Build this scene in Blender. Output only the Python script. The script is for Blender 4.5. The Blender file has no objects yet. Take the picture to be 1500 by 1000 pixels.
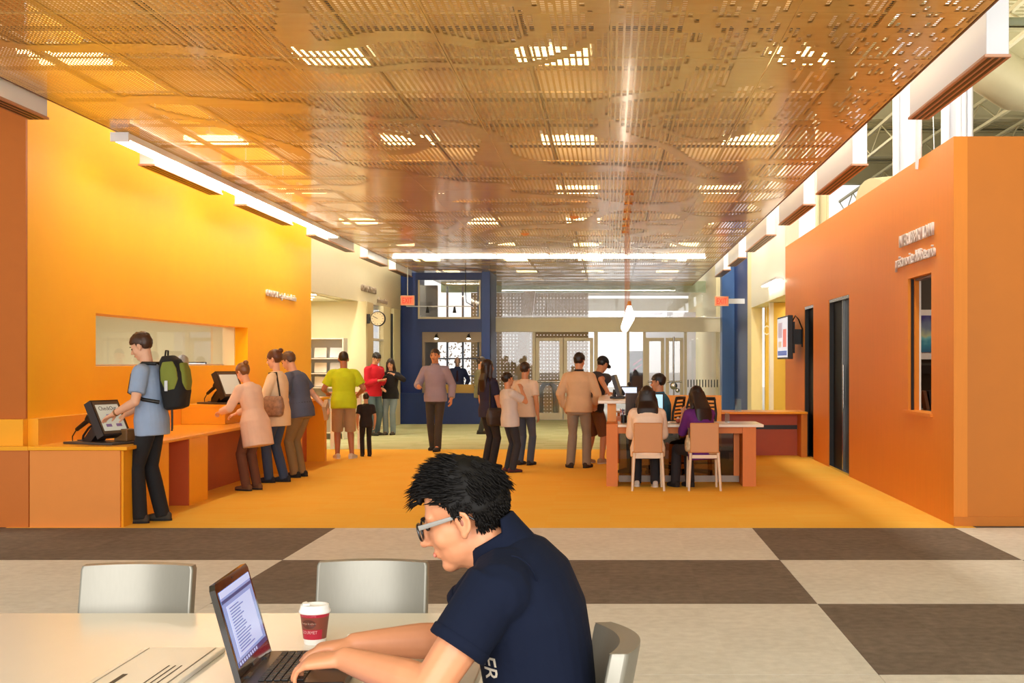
import bpy, bmesh, math, random
from mathutils import Vector as V, Matrix as M, noise as mnoise
random.seed(11)
scene = bpy.context.scene
COL = scene.collection

# ------------------------------------------------------------------ camera, world, light, exposure
F, CX, CY, CH = 1860.0, 893.0, 531.0, 1.53      # focal length in pixels, vanishing point, eye height
cam_d = bpy.data.cameras.new('camera'); cam = bpy.data.objects.new('camera', cam_d); COL.objects.link(cam)
cam.location = (0, 0, CH); cam.rotation_euler = (math.pi / 2, 0, 0)
cam_d.sensor_width = 36.0; cam_d.lens = F / 1500 * 36
cam_d.shift_x = (750 - CX) / 1500; cam_d.shift_y = (CY - 500) / 1500
cam_d.clip_end = 300
scene.camera = cam
scene.cycles.max_bounces = 9

world = bpy.data.worlds.new('daylight'); scene.world = world; world.use_nodes = True
world.node_tree.nodes['Background'].inputs[0].default_value = (1.0, 0.985, 0.96, 1)
world.node_tree.nodes['Background'].inputs[1].default_value = 1.1

vs = scene.view_settings
vs.view_transform = 'Standard'; vs.look = 'None'; vs.exposure = 0.10; vs.gamma = 1.0; vs.use_curve_mapping = False

def area(name, loc, rot, sx, sy, watts, col=(1, .93, .82)):
    d = bpy.data.lights.new(name, 'AREA'); d.shape = 'RECTANGLE'; d.size = sx; d.size_y = sy
    d.energy = watts; d.color = col
    o = bpy.data.objects.new(name, d); COL.objects.link(o); o.location = loc; o.rotation_euler = rot
    return o
# tall daylit windows of the reading room behind the camera
area('window_daylight', (0.5, -4.5, 3.2), (math.radians(84), 0, 0), 14, 4.5, 1180, (1, .99, .985))
# added area lights above the ceiling-edge slots, with no fixtures, brightening walls and diffusers
area('slot_fill_light', (2.2, 21.5, 6.4), (0, math.radians(-18), 0), .5, 25, 1150, (1, .93, .80))
area('slot_fill_light', (-4.75, 23.0, 6.4), (0, math.radians(14), 0), .5, 20, 1250, (1, .92, .76))
area('porch_fill_light', (-.2, 40.5, 3.9), (0, 0, 0), 4, 3, 110, (.97, .98, 1))  # added fill under the canopy, brightens the outside wall
area('loan_room_fill', (5.2, 13.8, 3.4), (0, 0, 0), 1.2, 1.2, 45, (1, .92, .78))  # added lamp, lifts the dark room behind the loan window
area('bay_fill_light', (7.5, 17, 3.9), (math.pi, 0, 0), 3, 8, 420, (1, .96, .84))  # added out-of-view fill, lightens the roof deck and ducts

# ------------------------------------------------------------------ helpers
def lin(c):
    return tuple(((x / 255) / 12.92 if x / 255 <= .04045 else ((x / 255 + .055) / 1.055) ** 2.4) for x in c)

def nodes_of(m):
    nt = m.node_tree; return nt, nt.nodes, nt.links, nt.nodes['Principled BSDF']

MATS = {}
def mat(name, rgb, rough=.5, metal=0., coat=0., var=.0, vscale=8., bump=0., bscale=60., emit=None, estr=0., stretch=(1, 1, 1), spec=.5):
    if name in MATS: return MATS[name]
    m = bpy.data.materials.new(name); m.use_nodes = True
    nt, N, L, b = nodes_of(m)
    c = lin(rgb)
    b.inputs['Base Color'].default_value = (*c, 1); b.inputs['Roughness'].default_value = rough
    b.inputs['Metallic'].default_value = metal; b.inputs['Coat Weight'].default_value = coat
    b.inputs['Specular IOR Level'].default_value = spec
    if emit:
        b.inputs['Emission Color'].default_value = (*lin(emit), 1); b.inputs['Emission Strength'].default_value = estr
    if var or bump:
        tc = N.new('ShaderNodeTexCoord'); mp = N.new('ShaderNodeMapping'); mp.inputs['Scale'].default_value = stretch
        L.new(tc.outputs['Object'], mp.inputs[0])
        if var:
            n = N.new('ShaderNodeTexNoise'); n.inputs['Scale'].default_value = vscale; n.inputs['Detail'].default_value = 5
            L.new(mp.outputs[0], n.inputs[0])
            mx = N.new('ShaderNodeMix'); mx.data_type = 'RGBA'
            mx.inputs[6].default_value = (*[max(0, x * (1 - var)) for x in c], 1)
            mx.inputs[7].default_value = (*[min(1, x * (1 + var)) for x in c], 1)
            L.new(n.outputs['Fac'], mx.inputs[0]); L.new(mx.outputs[2], b.inputs['Base Color'])
        if bump:
            n2 = N.new('ShaderNodeTexNoise'); n2.inputs['Scale'].default_value = bscale; n2.inputs['Detail'].default_value = 3
            L.new(mp.outputs[0], n2.inputs[0])
            bp = N.new('ShaderNodeBump'); bp.inputs['Strength'].default_value = bump; bp.inputs['Distance'].default_value = .01
            L.new(n2.outputs['Fac'], bp.inputs['Height']); L.new(bp.outputs[0], b.inputs['Normal'])
    MATS[name] = m
    return m

def glass_mat(name, tint=(1, 1, 1), refl=.12):
    if name in MATS: return MATS[name]
    m = bpy.data.materials.new(name); m.use_nodes = True
    nt = m.node_tree; N = nt.nodes; L = nt.links; N.clear()
    out = N.new('ShaderNodeOutputMaterial'); mx = N.new('ShaderNodeMixShader')
    t = N.new('ShaderNodeBsdfTransparent'); t.inputs[0].default_value = (*tint, 1)
    g = N.new('ShaderNodeBsdfGlossy'); g.inputs['Roughness'].default_value = .02
    lw = N.new('ShaderNodeLayerWeight'); lw.inputs[0].default_value = .5
    pw = N.new('ShaderNodeMath'); pw.operation = 'POWER'; pw.inputs[1].default_value = 4; L.new(lw.outputs['Facing'], pw.inputs[0])
    ml = N.new('ShaderNodeMath'); ml.operation = 'MULTIPLY_ADD'; ml.inputs[1].default_value = .5; ml.inputs[2].default_value = refl * .35; L.new(pw.outputs[0], ml.inputs[0])
    L.new(ml.outputs[0], mx.inputs[0]); L.new(t.outputs[0], mx.inputs[1]); L.new(g.outputs[0], mx.inputs[2])
    L.new(mx.outputs[0], out.inputs[0]); MATS[name] = m
    return m

class MB:
    def __init__(s): s.v = []; s.f = []; s.sm = []
    def add(s, vs_, fs, smooth=False):
        o = len(s.v); s.v += [V(p) for p in vs_]; s.f += [tuple(i + o for i in f) for f in fs]; s.sm += [smooth] * len(fs); return s
    def box(s, x0, x1, y0, y1, z0, z1):
        if x0 > x1: x0, x1 = x1, x0
        if y0 > y1: y0, y1 = y1, y0
        if z0 > z1: z0, z1 = z1, z0
        return s.add([(x0, y0, z0), (x1, y0, z0), (x1, y1, z0), (x0, y1, z0), (x0, y0, z1), (x1, y0, z1), (x1, y1, z1), (x0, y1, z1)],
                     [(0, 3, 2, 1), (4, 5, 6, 7), (0, 1, 5, 4), (1, 2, 6, 5), (2, 3, 7, 6), (3, 0, 4, 7)])
    def cbox(s, x0, x1, y0, y1, z0, z1, c=.01):
        """box with chamfered edges"""
        bm = bmesh.new(); bmesh.ops.create_cube(bm, size=1)
        for v in bm.verts: v.co = V(((x0 + x1) / 2 + v.co.x * (x1 - x0), (y0 + y1) / 2 + v.co.y * (y1 - y0), (z0 + z1) / 2 + v.co.z * (z1 - z0)))
        bmesh.ops.bevel(bm, geom=bm.edges[:], offset=c, segments=2, affect='EDGES', profile=.5)
        bm.verts.index_update(); s.add([v.co.copy() for v in bm.verts], [tuple(v.index for v in f.verts) for f in bm.faces]); bm.free(); return s
    def obox(s, c, size, R):
        c = V(c); o = MB().box(-size[0] / 2, size[0] / 2, -size[1] / 2, size[1] / 2, -size[2] / 2, size[2] / 2)
        return s.add([c + R @ p for p in o.v], o.f)
    def ring(s, c, a, b, n=16, e=2.0):
        out = []
        for i in range(n):
            t = 2 * math.pi * i / n; ct, st = math.cos(t), math.sin(t)
            out.append(V(c) + a * (math.copysign(abs(ct) ** (2 / e), ct)) + b * (math.copysign(abs(st) ** (2 / e), st)))
        return out
    def rings(s, R, smooth=True, cap=True):
        n = len(R[0]); vs_ = [p for r in R for p in r]; fs = []
        for k in range(len(R) - 1):
            for i in range(n):
                j = (i + 1) % n; fs.append((k * n + i, k * n + j, (k + 1) * n + j, (k + 1) * n + i))
        s.add(vs_, fs, smooth)
        if cap: s.add(R[0], [tuple(range(n - 1, -1, -1))]); s.add(R[-1], [tuple(range(n))])
        return s
    def cyl(s, p0, p1, r0, r1=None, n=14):
        p0, p1 = V(p0), V(p1); r1 = r0 if r1 is None else r1
        d = (p1 - p0).normalized(); a = d.orthogonal().normalized(); b = d.cross(a)
        return s.rings([s.ring(p0, a * r0, b * r0, n), s.ring(p1, a * r1, b * r1, n)])
    def tube(s, pts, r, n=8):
        pts = [V(p) for p in pts]; R = []; a = None
        for i, p in enumerate(pts):
            d = (pts[min(i + 1, len(pts) - 1)] - pts[max(i - 1, 0)]).normalized()
            a = d.orthogonal().normalized() if a is None else (a - d * a.dot(d)).normalized()
            rr = r[i] if isinstance(r, (list, tuple)) else r
            R.append(s.ring(p, a * rr, d.cross(a) * rr, n))
        return s.rings(R)
    def ell(s, c, r, R=None, nu=16, nv=10):
        c = V(c); R = R or M.Identity(3); vs_ = [c + R @ V((0, 0, -r[2]))]; fs = []
        for k in range(1, nv):
            t = -math.pi / 2 + math.pi * k / nv
            for i in range(nu):
                u = 2 * math.pi * i / nu
                vs_.append(c + R @ V((r[0] * math.cos(t) * math.cos(u), r[1] * math.cos(t) * math.sin(u), r[2] * math.sin(t))))
        vs_.append(c + R @ V((0, 0, r[2]))); last = len(vs_) - 1
        for i in range(nu):
            j = (i + 1) % nu; fs.append((0, 1 + j, 1 + i)); fs.append((last, last - nu + i, last - nu + j))
            for k in range(nv - 2): fs.append((1 + k * nu + i, 1 + k * nu + j, 1 + (k + 1) * nu + j, 1 + (k + 1) * nu + i))
        return s.add(vs_, fs, True)
    def capsule(s, p0, r0, p1, r1, n=12):
        p0, p1 = V(p0), V(p1); d = p1 - p0
        d = d.normalized() if d.length > 1e-6 else V((0, 0, 1)); a = d.orthogonal().normalized(); b = d.cross(a); R = []
        for k in (80, 50, 22): t = math.radians(k); R.append(s.ring(p0 - d * r0 * math.sin(t), a * r0 * math.cos(t), b * r0 * math.cos(t), n))
        R.append(s.ring(p0, a * r0, b * r0, n)); R.append(s.ring(p1, a * r1, b * r1, n))
        for k in (22, 50, 80): t = math.radians(k); R.append(s.ring(p1 + d * r1 * math.sin(t), a * r1 * math.cos(t), b * r1 * math.cos(t), n))
        return s.rings(R)
    def chain(s, pts, rs):
        for i in range(len(pts) - 1): s.capsule(pts[i], rs[i], pts[i + 1], rs[i + 1])
        return s
    def prism(s, outline, d):
        """outline: list of 3D points, extruded by vector d"""
        n = len(outline); d = V(d); o = [V(p) for p in outline]
        return s.add(o + [p + d for p in o], [tuple(range(n - 1, -1, -1)), tuple(range(n, 2 * n))] + [(i, (i + 1) % n, n + (i + 1) % n, n + i) for i in range(n)])
    def tf(s, mtx): s.v = [mtx @ p for p in s.v]; return s
    def mesh(s, name='m'):
        me = bpy.data.meshes.new(name); me.from_pydata([tuple(p) for p in s.v], [], s.f)
        for p, k in zip(me.polygons, s.sm): p.use_smooth = k
        me.update()
        bm = bmesh.new(); bm.from_mesh(me); bmesh.ops.recalc_face_normals(bm, faces=bm.faces); bm.to_mesh(me); bm.free()
        return me

def obj(name, geo, material=None, parent=None, kind=None, loc=None, rz=0):
    me = geo.mesh(name) if isinstance(geo, MB) else geo
    o = bpy.data.objects.new(name, me); COL.objects.link(o)
    if material is not None and me is not None:
        if not me.materials: me.materials.append(material)
    if parent is not None: o.parent = parent
    if kind: o['kind'] = kind
    if loc is not None: o.location = loc
    if rz: o.rotation_euler = (0, 0, rz)
    return o
def thing(name, label, cat, loc=(0, 0, 0), rz=0, group=None):
    o = bpy.data.objects.new(name, None); COL.objects.link(o); o.location = loc; o.rotation_euler = (0, 0, rz)
    o.empty_display_size = .1
    return tag(o, label, cat, group)
def tag(o, label, cat, group=None):
    o['label'] = label; o['category'] = cat
    if group: o['group'] = group
    return o
def struct(name, geo, material, label=None, parent=None):
    o = obj(name, geo, material, parent)
    if parent is None: o['kind'] = 'structure'
    if label: o['label'] = label
    return o
def copy_tree(o, parent=None):
    c = o.copy(); COL.objects.link(c); c.parent = parent
    for ch in list(o.children): copy_tree(ch, c)
    return c
def text(name, body, size, mtx, material, parent=None, extrude=.01, sx=.7, align='LEFT'):
    cu = bpy.data.curves.new(name, 'FONT'); cu.body = body; cu.size = size; cu.extrude = extrude; cu.align_x = align; cu.resolution_u = 2
    t = bpy.data.objects.new(name, cu); COL.objects.link(t); bpy.context.view_layer.update()
    me = bpy.data.meshes.new_from_object(t.evaluated_get(bpy.context.evaluated_depsgraph_get()))
    bpy.data.objects.remove(t); bpy.data.curves.remove(cu)
    off = M.Translation(-V(parent.location)) if parent is not None else M.Identity(4)
    me.transform(off @ mtx @ M.Diagonal((sx, 1, 1, 1)))
    me.materials.clear(); me.materials.append(material)
    return obj(name, me, None, parent)
def frame_mtx(origin, xaxis, yaxis):
    x = V(xaxis).normalized(); y = V(yaxis).normalized(); z = x.cross(y)
    m = M((x, y, z)).transposed().to_4x4(); m.translation = V(origin); return m

def wall_plate(u0, u1, v0, v1, holes, to3, t):
    """plate in (u,v) with rectangular holes, thickness t; to3(u,v,d)->point"""
    us = sorted({u0, u1, *[h[0] for h in holes], *[h[1] for h in holes]}); vv = sorted({v0, v1, *[h[2] for h in holes], *[h[3] for h in holes]})
    us = [u for u in us if u0 <= u <= u1]; vv = [v for v in vv if v0 <= v <= v1]
    def filled(i, j):
        if not (0 <= i < len(us) - 1 and 0 <= j < len(vv) - 1): return False
        a, b = (us[i] + us[i + 1]) / 2, (vv[j] + vv[j + 1]) / 2
        return not any(h[0] < a < h[1] and h[2] < b < h[3] for h in holes)
    idx = {}; vs_ = []; fs = []
    def q(i, j, k):
        if (i, j, k) not in idx: idx[(i, j, k)] = len(vs_); vs_.append(to3(us[i], vv[j], t * k))
        return idx[(i, j, k)]
    for i in range(len(us) - 1):
        for j in range(len(vv) - 1):
            if not filled(i, j): continue
            fs.append((q(i, j, 0), q(i + 1, j, 0), q(i + 1, j + 1, 0), q(i, j + 1, 0))); fs.append((q(i, j, 1), q(i, j + 1, 1), q(i + 1, j + 1, 1), q(i + 1, j, 1)))
            if not filled(i - 1, j): fs.append((q(i, j, 0), q(i, j + 1, 0), q(i, j + 1, 1), q(i, j, 1)))
            if not filled(i + 1, j): fs.append((q(i + 1, j, 0), q(i + 1, j, 1), q(i + 1, j + 1, 1), q(i + 1, j + 1, 0)))
            if not filled(i, j - 1): fs.append((q(i, j, 0), q(i, j, 1), q(i + 1, j, 1), q(i + 1, j, 0)))
            if not filled(i, j + 1): fs.append((q(i, j + 1, 0), q(i + 1, j + 1, 0), q(i + 1, j + 1, 1), q(i, j + 1, 1)))
    return MB().add(vs_, fs)

def remesh(mb, voxel, it=4, fac=.5):
    me = mb.mesh('tmp'); o = bpy.data.objects.new('tmp', me); COL.objects.link(o)
    r = o.modifiers.new('r', 'REMESH'); r.mode = 'VOXEL'; r.voxel_size = voxel; r.use_smooth_shade = True
    if it:
        sm = o.modifiers.new('s', 'SMOOTH'); sm.factor = fac; sm.iterations = it
    bpy.context.view_layer.update()
    ev = o.evaluated_get(bpy.context.evaluated_depsgraph_get())
    out = bpy.data.meshes.new_from_object(ev)
    bpy.data.objects.remove(o); bpy.data.meshes.remove(me)
    for p in out.polygons: p.use_smooth = True
    return out
# ------------------------------------------------------------------ materials of the setting
ORANGE_L = mat('orange_paint_wall', (255, 182, 0), .5, var=.05, vscale=3, bump=.03, bscale=90, spec=.25)
ORANGE_R = mat('orange_laminate_wall', (226, 136, 42), .5, var=.07, vscale=5, stretch=(6, 6, .4), bump=.02, bscale=70, spec=.3)
ORANGE_TOP = mat('orange_counter_laminate', (252, 172, 34), .30, var=.05, vscale=5, stretch=(1, 5, 1), spec=.3)
RUST_SHADE = mat('shaded_rust_panel', (188, 84, 36), .45, var=.05)  # red-brown stands for the shade in the counter knee recesses
WHITE = mat('white_paint', (240, 236, 226), .5, var=.02)
CREAM = mat('cream_paint', (236, 224, 178), .55, var=.03)
WARM = mat('warm_white_paint', (214, 202, 170), .55, var=.03)
YELLOW = mat('yellow_paint', (226, 190, 82), .55, var=.04)
BLUE = mat('navy_blue_paint', (14, 46, 108), .42, var=.06)
BLUE2 = mat('mid_blue_paint', (58, 98, 156), .42, var=.06)
CHAMP = mat('champagne_metal', (216, 204, 172), .42, metal=.1)
CHROME = mat('brushed_steel', (190, 188, 184), .22, metal=1)
BLACK = mat('black_plastic', (18, 17, 17), .4)
DARK = mat('dark_glass_panel', (12, 11, 10), .5, spec=.1)
STEEL_W = mat('white_painted_steel', (240, 244, 252), .35)
GLASS = glass_mat('clear_glass')
GLASS_D = glass_mat('smoked_glass', (.42, .36, .32), .2)
DECK = mat('roof_deck_metal', (190, 184, 150), .5, var=.05)
PIPE = mat('galvanised_duct', (205, 196, 160), .45, metal=.15, var=.05)
EMIT = mat('luminaire_lens', (255, 246, 225), .5, emit=(255, 244, 222), estr=15.0)
EMIT_W = mat('tube_light', (255, 240, 200), .5, emit=(255, 226, 160), estr=13.0)

def carpet(name, rgb, rgb2, sx, sy, bumpy=.25):
    m = bpy.data.materials.new(name); m.use_nodes = True; nt, N, L, b = nodes_of(m)
    b.inputs['Roughness'].default_value = .95; b.inputs['Specular IOR Level'].default_value = .1
    g = N.new('ShaderNodeNewGeometry'); mp = N.new('ShaderNodeMapping'); mp.inputs['Scale'].default_value = (sx, sy, 1)
    L.new(g.outputs['Position'], mp.inputs[0])
    n = N.new('ShaderNodeTexNoise'); n.inputs['Scale'].default_value = 1; n.inputs['Detail'].default_value = 4
    L.new(mp.outputs[0], n.inputs[0])
    n2 = N.new('ShaderNodeTexNoise'); n2.inputs['Scale'].default_value = 160; L.new(g.outputs['Position'], n2.inputs[0])
    ck = N.new('ShaderNodeTexChecker'); ck.inputs['Scale'].default_value = 1 / .61; L.new(g.outputs['Position'], ck.inputs[0])
    ck.inputs[1].default_value = (.53, .53, .53, 1); ck.inputs[2].default_value = (.44, .44, .44, 1)
    ad = N.new('ShaderNodeMath'); ad.operation = 'MULTIPLY_ADD'; ad.inputs[1].default_value = .9; L.new(n.outputs['Fac'], ad.inputs[0])
    sb = N.new('ShaderNodeMath'); sb.operation = 'SUBTRACT'; L.new(ck.outputs[0], sb.inputs[0]); sb.inputs[1].default_value = .44
    L.new(sb.outputs[0], ad.inputs[2])
    ad2 = N.new('ShaderNodeMath'); ad2.operation = 'MULTIPLY_ADD'; ad2.inputs[1].default_value = .5; L.new(n2.outputs['Fac'], ad2.inputs[0]); L.new(ad.outputs[0], ad2.inputs[2])
    s2 = N.new('ShaderNodeMath'); s2.operation = 'SUBTRACT'; s2.inputs[1].default_value = .25; s2.use_clamp = True; L.new(ad2.outputs[0], s2.inputs[0])
    mx = N.new('ShaderNodeMix'); mx.data_type = 'RGBA'; mx.inputs[6].default_value = (*lin(rgb), 1); mx.inputs[7].default_value = (*lin(rgb2), 1)
    L.new(s2.outputs[0], mx.inputs[0]); L.new(mx.outputs[2], b.inputs['Base Color'])
    bp = N.new('ShaderNodeBump'); bp.inputs['Strength'].default_value = bumpy; bp.inputs['Distance'].default_value = .004
    L.new(n2.outputs['Fac'], bp.inputs['Height']); L.new(bp.outputs[0], b.inputs['Normal'])
    MATS[name] = m; return m
CARP_O = carpet('orange_carpet', (252, 186, 52), (255, 218, 104), 1.2, 22)
CARP_D = carpet('brown_carpet', (100, 88, 78), (150, 136, 122), 14, 14)
CARP_L = carpet('beige_carpet', (208, 202, 190), (246, 242, 232), 14, 14)
CARP_G = carpet('green_striped_carpet', (160, 172, 108), (226, 224, 188), .5, 5)

def perforated_wood():
    m = bpy.data.materials.new('perforated_veneer'); m.use_nodes = True; nt, N, L, b = nodes_of(m)
    out = N['Material Output']
    g = N.new('ShaderNodeNewGeometry'); sp = N.new('ShaderNodeSeparateXYZ'); L.new(g.outputs['Position'], sp.inputs[0])
    def math_(op, a, bv=None, c=None):
        n = N.new('ShaderNodeMath'); n.operation = op
        for i, x in enumerate((a, bv, c)):
            if x is None: continue
            if isinstance(x, (int, float)): n.inputs[i].default_value = x
            else: L.new(x, n.inputs[i])
        return n.outputs[0]
    def cell(coord, off, pitch): return math_('DIVIDE', math_('ADD', coord, off), pitch)
    def window(x, half):      # 1 where |fract(x)-.5| < half
        return math_('LESS_THAN', math_('ABSOLUTE', math_('SUBTRACT', math_('FRACT', x), .5)), half)
    ux = cell(sp.outputs[0], 48.8, 1.22 / 24); uy = cell(sp.outputs[1], 48.8 - 12.0, 1.22 / 28)
    pxn = cell(sp.outputs[0], 48.8, 1.22); pyn = cell(sp.outputs[1], 48.8 - 12.0, 1.22)
    hole = math_('MULTIPLY', window(ux, .33), window(uy, .33))
    hole = math_('MULTIPLY', hole, math_('MULTIPLY', window(pxn, .485), window(pyn, .49)))
    # swirling bands left without holes
    cb = N.new('ShaderNodeCombineXYZ'); L.new(math_('MULTIPLY', math_('FLOOR', ux), .0508 * .42), cb.inputs[0]); L.new(math_('MULTIPLY', math_('FLOOR', uy), .0436 * .30), cb.inputs[1])
    nz = N.new('ShaderNodeTexNoise'); nz.inputs['Scale'].default_value = .75; nz.inputs['Detail'].default_value = .6; nz.inputs['Distortion'].default_value = 1.1
    L.new(cb.outputs[0], nz.inputs[0])
    band = math_('GREATER_THAN', math_('ABSOLUTE', math_('SUBTRACT', nz.outputs['Fac'], .5)), .022)
    band2 = math_('GREATER_THAN', math_('ABSOLUTE', math_('SUBTRACT', nz.outputs['Fac'], .66)), .014)
    hole = math_('MULTIPLY', hole, math_('MULTIPLY', band, band2))
    # broken, sparse cells towards one side of the near panels
    wn = N.new('ShaderNodeTexWhiteNoise'); wn.noise_dimensions = '2D'; cb2 = N.new('ShaderNodeCombineXYZ')
    L.new(math_('FLOOR', ux), cb2.inputs[0]); L.new(math_('FLOOR', math_('DIVIDE', uy, 3.0)), cb2.inputs[1]); L.new(cb2.outputs[0], wn.inputs[0])
    drop = N.new('ShaderNodeMapRange'); L.new(math_('SUBTRACT', sp.outputs[0], math_('MULTIPLY', math_('SUBTRACT', sp.outputs[1], 9.5), .55)), drop.inputs[0])
    drop.inputs[1].default_value = 0; drop.inputs[2].default_value = 1.6; drop.inputs[3].default_value = 0; drop.inputs[4].default_value = .55
    hole = math_('MULTIPLY', hole, math_('GREATER_THAN', wn.outputs[0], drop.outputs[0]))
    # veneer
    mp = N.new('ShaderNodeMapping'); mp.inputs['Scale'].default_value = (2.2, 14, 14); L.new(g.outputs['Position'], mp.inputs[0])
    gn = N.new('ShaderNodeTexNoise'); gn.inputs['Scale'].default_value = 1.0; gn.inputs['Detail'].default_value = 6; L.new(mp.outputs[0], gn.inputs[0])
    pn = N.new('ShaderNodeTexWhiteNoise'); pn.noise_dimensions = '2D'; cb3 = N.new('ShaderNodeCombineXYZ')
    L.new(math_('FLOOR', pxn), cb3.inputs[0]); L.new(math_('FLOOR', pyn), cb3.inputs[1]); L.new(cb3.outputs[0], pn.inputs[0])
    mx = N.new('ShaderNodeMix'); mx.data_type = 'RGBA'; mx.inputs[6].default_value = (*lin((218, 172, 92)), 1); mx.inputs[7].default_value = (*lin((242, 206, 132)), 1)
    L.new(math_('MULTIPLY_ADD', pn.outputs[0], .35, math_('MULTIPLY', gn.outputs['Fac'], .7)), mx.inputs[0]); L.new(mx.outputs[2], b.inputs['Base Color'])
    b.inputs['Roughness'].default_value = .22; b.inputs['Specular IOR Level'].default_value = .75; b.inputs['Coat Weight'].default_value = .4; b.inputs['Coat Roughness'].default_value = .1
    tr = N.new('ShaderNodeBsdfTransparent'); ms = N.new('ShaderNodeMixShader')
    L.new(hole, ms.inputs[0]); L.new(b.outputs[0], ms.inputs[1]); L.new(tr.outputs[0], ms.inputs[2]); L.new(ms.outputs[0], out.inputs[0])
    return m
VENEER = perforated_wood()

def perforated_sheet(name, rgb, pitch, ax):
    """thin metal screen with rows of square holes, along world X and Z"""
    m = bpy.data.materials.new(name); m.use_nodes = True; nt, N, L, b = nodes_of(m); out = N['Material Output']
    b.inputs['Base Color'].default_value = (*lin(rgb), 1); b.inputs['Roughness'].default_value = .5
    g = N.new('ShaderNodeNewGeometry'); sp = N.new('ShaderNodeSeparateXYZ'); L.new(g.outputs['Position'], sp.inputs[0]); prev = None
    for a in ax:
        d = N.new('ShaderNodeMath'); d.operation = 'DIVIDE'; d.inputs[1].default_value = pitch; L.new(sp.outputs[a], d.inputs[0])
        f = N.new('ShaderNodeMath'); f.operation = 'PINGPONG'; f.inputs[1].default_value = .5; L.new(d.outputs[0], f.inputs[0])
        k = N.new('ShaderNodeMath'); k.operation = 'GREATER_THAN'; k.inputs[1].default_value = .385; L.new(f.outputs[0], k.inputs[0])
        if prev is None: prev = k.outputs[0]
        else:
            q = N.new('ShaderNodeMath'); q.operation = 'MULTIPLY'; L.new(prev, q.inputs[0]); L.new(k.outputs[0], q.inputs[1]); prev = q.outputs[0]
    tr = N.new('ShaderNodeBsdfTransparent'); ms = N.new('ShaderNodeMixShader')
    L.new(prev, ms.inputs[0]); L.new(b.outputs[0], ms.inputs[1]); L.new(tr.outputs[0], ms.inputs[2]); L.new(ms.outputs[0], out.inputs[0])
    return m
SCREEN = perforated_sheet('perforated_tan_screen', (196, 172, 132), .10, (0, 2))
SOFFIT = perforated_sheet('perforated_soffit', (205, 200, 190), .12, (0, 1))

# ------------------------------------------------------------------ floor
floor = struct('floor', MB().box(-12, 12, -6, 60, -.12, -.006), mat('screed', (120, 110, 95), .9))
XB = [-6.4, -2.54, 1.32, 3.2, 9.0]; YB = [2.4, 4.4, 6.23, 8.06, 9.85, 11.76]
def tile(x0, x1, y0, y1, m, name='carpet_panel'): obj(name, MB().box(x0 + .0015, x1 - .0015, y0 + .0015, y1 - .0015, -.006, 0), m, floor)
dark_row = {4: [1, 0, 1, 0], 3: [0, 1, 0, 1], 2: [0, 0, 1, 0], 1: [1, 0, 0, 1], 0: [0, 1, 1, 0]}
for r, row in dark_row.items():
    for c, d in enumerate(row): tile(XB[c], XB[c + 1], YB[r], YB[r + 1], CARP_D if d else CARP_L)
tile(-9, -6.4, 2.4, 11.76, CARP_D); tile(-9, 9, -6, 2.4, CARP_L)
tile(-5.6, 3.4, 11.76, 22.45, CARP_O, 'orange_carpet')
tile(-8.0, 5.6, 22.45, 33.9, CARP_G, 'green_carpet')
struct('ground', MB().box(-30, 30, 33.95, 80, -.1, -.002), mat('pale_paving', (205, 200, 190), .8, var=.1), 'pale paving outside the entrance')

# ------------------------------------------------------------------ perforated ceiling
CZ = 3.82
ceiling = struct('ceiling', MB().box(-4.88, 2.44, 5.9, 37.62, CZ + .72, CZ + .78), mat('plenum_white', (236, 222, 205), .7), 'white plenum deck above the perforated panels')
pm = MB().box(-.608, .608, -.608, .608, 0, .014).mesh('ceiling_panel'); pm.materials.append(VENEER)
for i in range(6):
    for j in range(-5, 21):
        o = obj('ceiling_panel', pm, None, ceiling); o.location = (-4.88 + 1.22 * (i + .5), 12.0 + 1.22 * (j + .5), CZ)
for i in range(6): obj('ceiling_runner', MB().box(-4.88 + 1.22 * (i + .5) - .022, -4.88 + 1.22 * (i + .5) + .022, 5.9, 37.6, CZ + .017, CZ + .05), BLACK, ceiling)
for j in range(-5, 21): obj('ceiling_runner', MB().box(-4.88, 2.44, 12 + 1.22 * (j + .5) - .018, 12 + 1.22 * (j + .5) + .018, CZ + .051, CZ + .08), BLACK, ceiling)
obj('edge_trim', MB().box(-4.90, -4.885, 5.9, 37.6, CZ - .002, CZ + .06), mat('edge_brown', (120, 80, 45), .5), ceiling)
obj('edge_trim', MB().box(2.445, 2.46, 5.9, 37.6, CZ - .002, CZ + .06), MATS['edge_brown'], ceiling)
lum = None
for yy in (10.15, 14.05, 18.0, 22.0, 26.2, 30.2, 34.2):
    for xx in (-4.35, -2.2, -.45, 1.55):
        t = thing('plenum_light', 'warm strip luminaire glowing through the perforated ceiling', 'light', (xx, yy, CZ + .16), 0, 'luminaires above the perforated ceiling')
        obj('housing', MB().box(-.02, .02, -.31, .31, .03, .06).box(-.31, -.27, -.31, .31, .03, .06).box(.27, .31, -.31, .31, .03, .06), STEEL_W, t)
        for k in range(3): obj('lamp_tube', MB().cyl((-.29, -.2 + .2 * k, .0), (.29, -.2 + .2 * k, .0), .028, n=8), EMIT_W, t)

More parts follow.
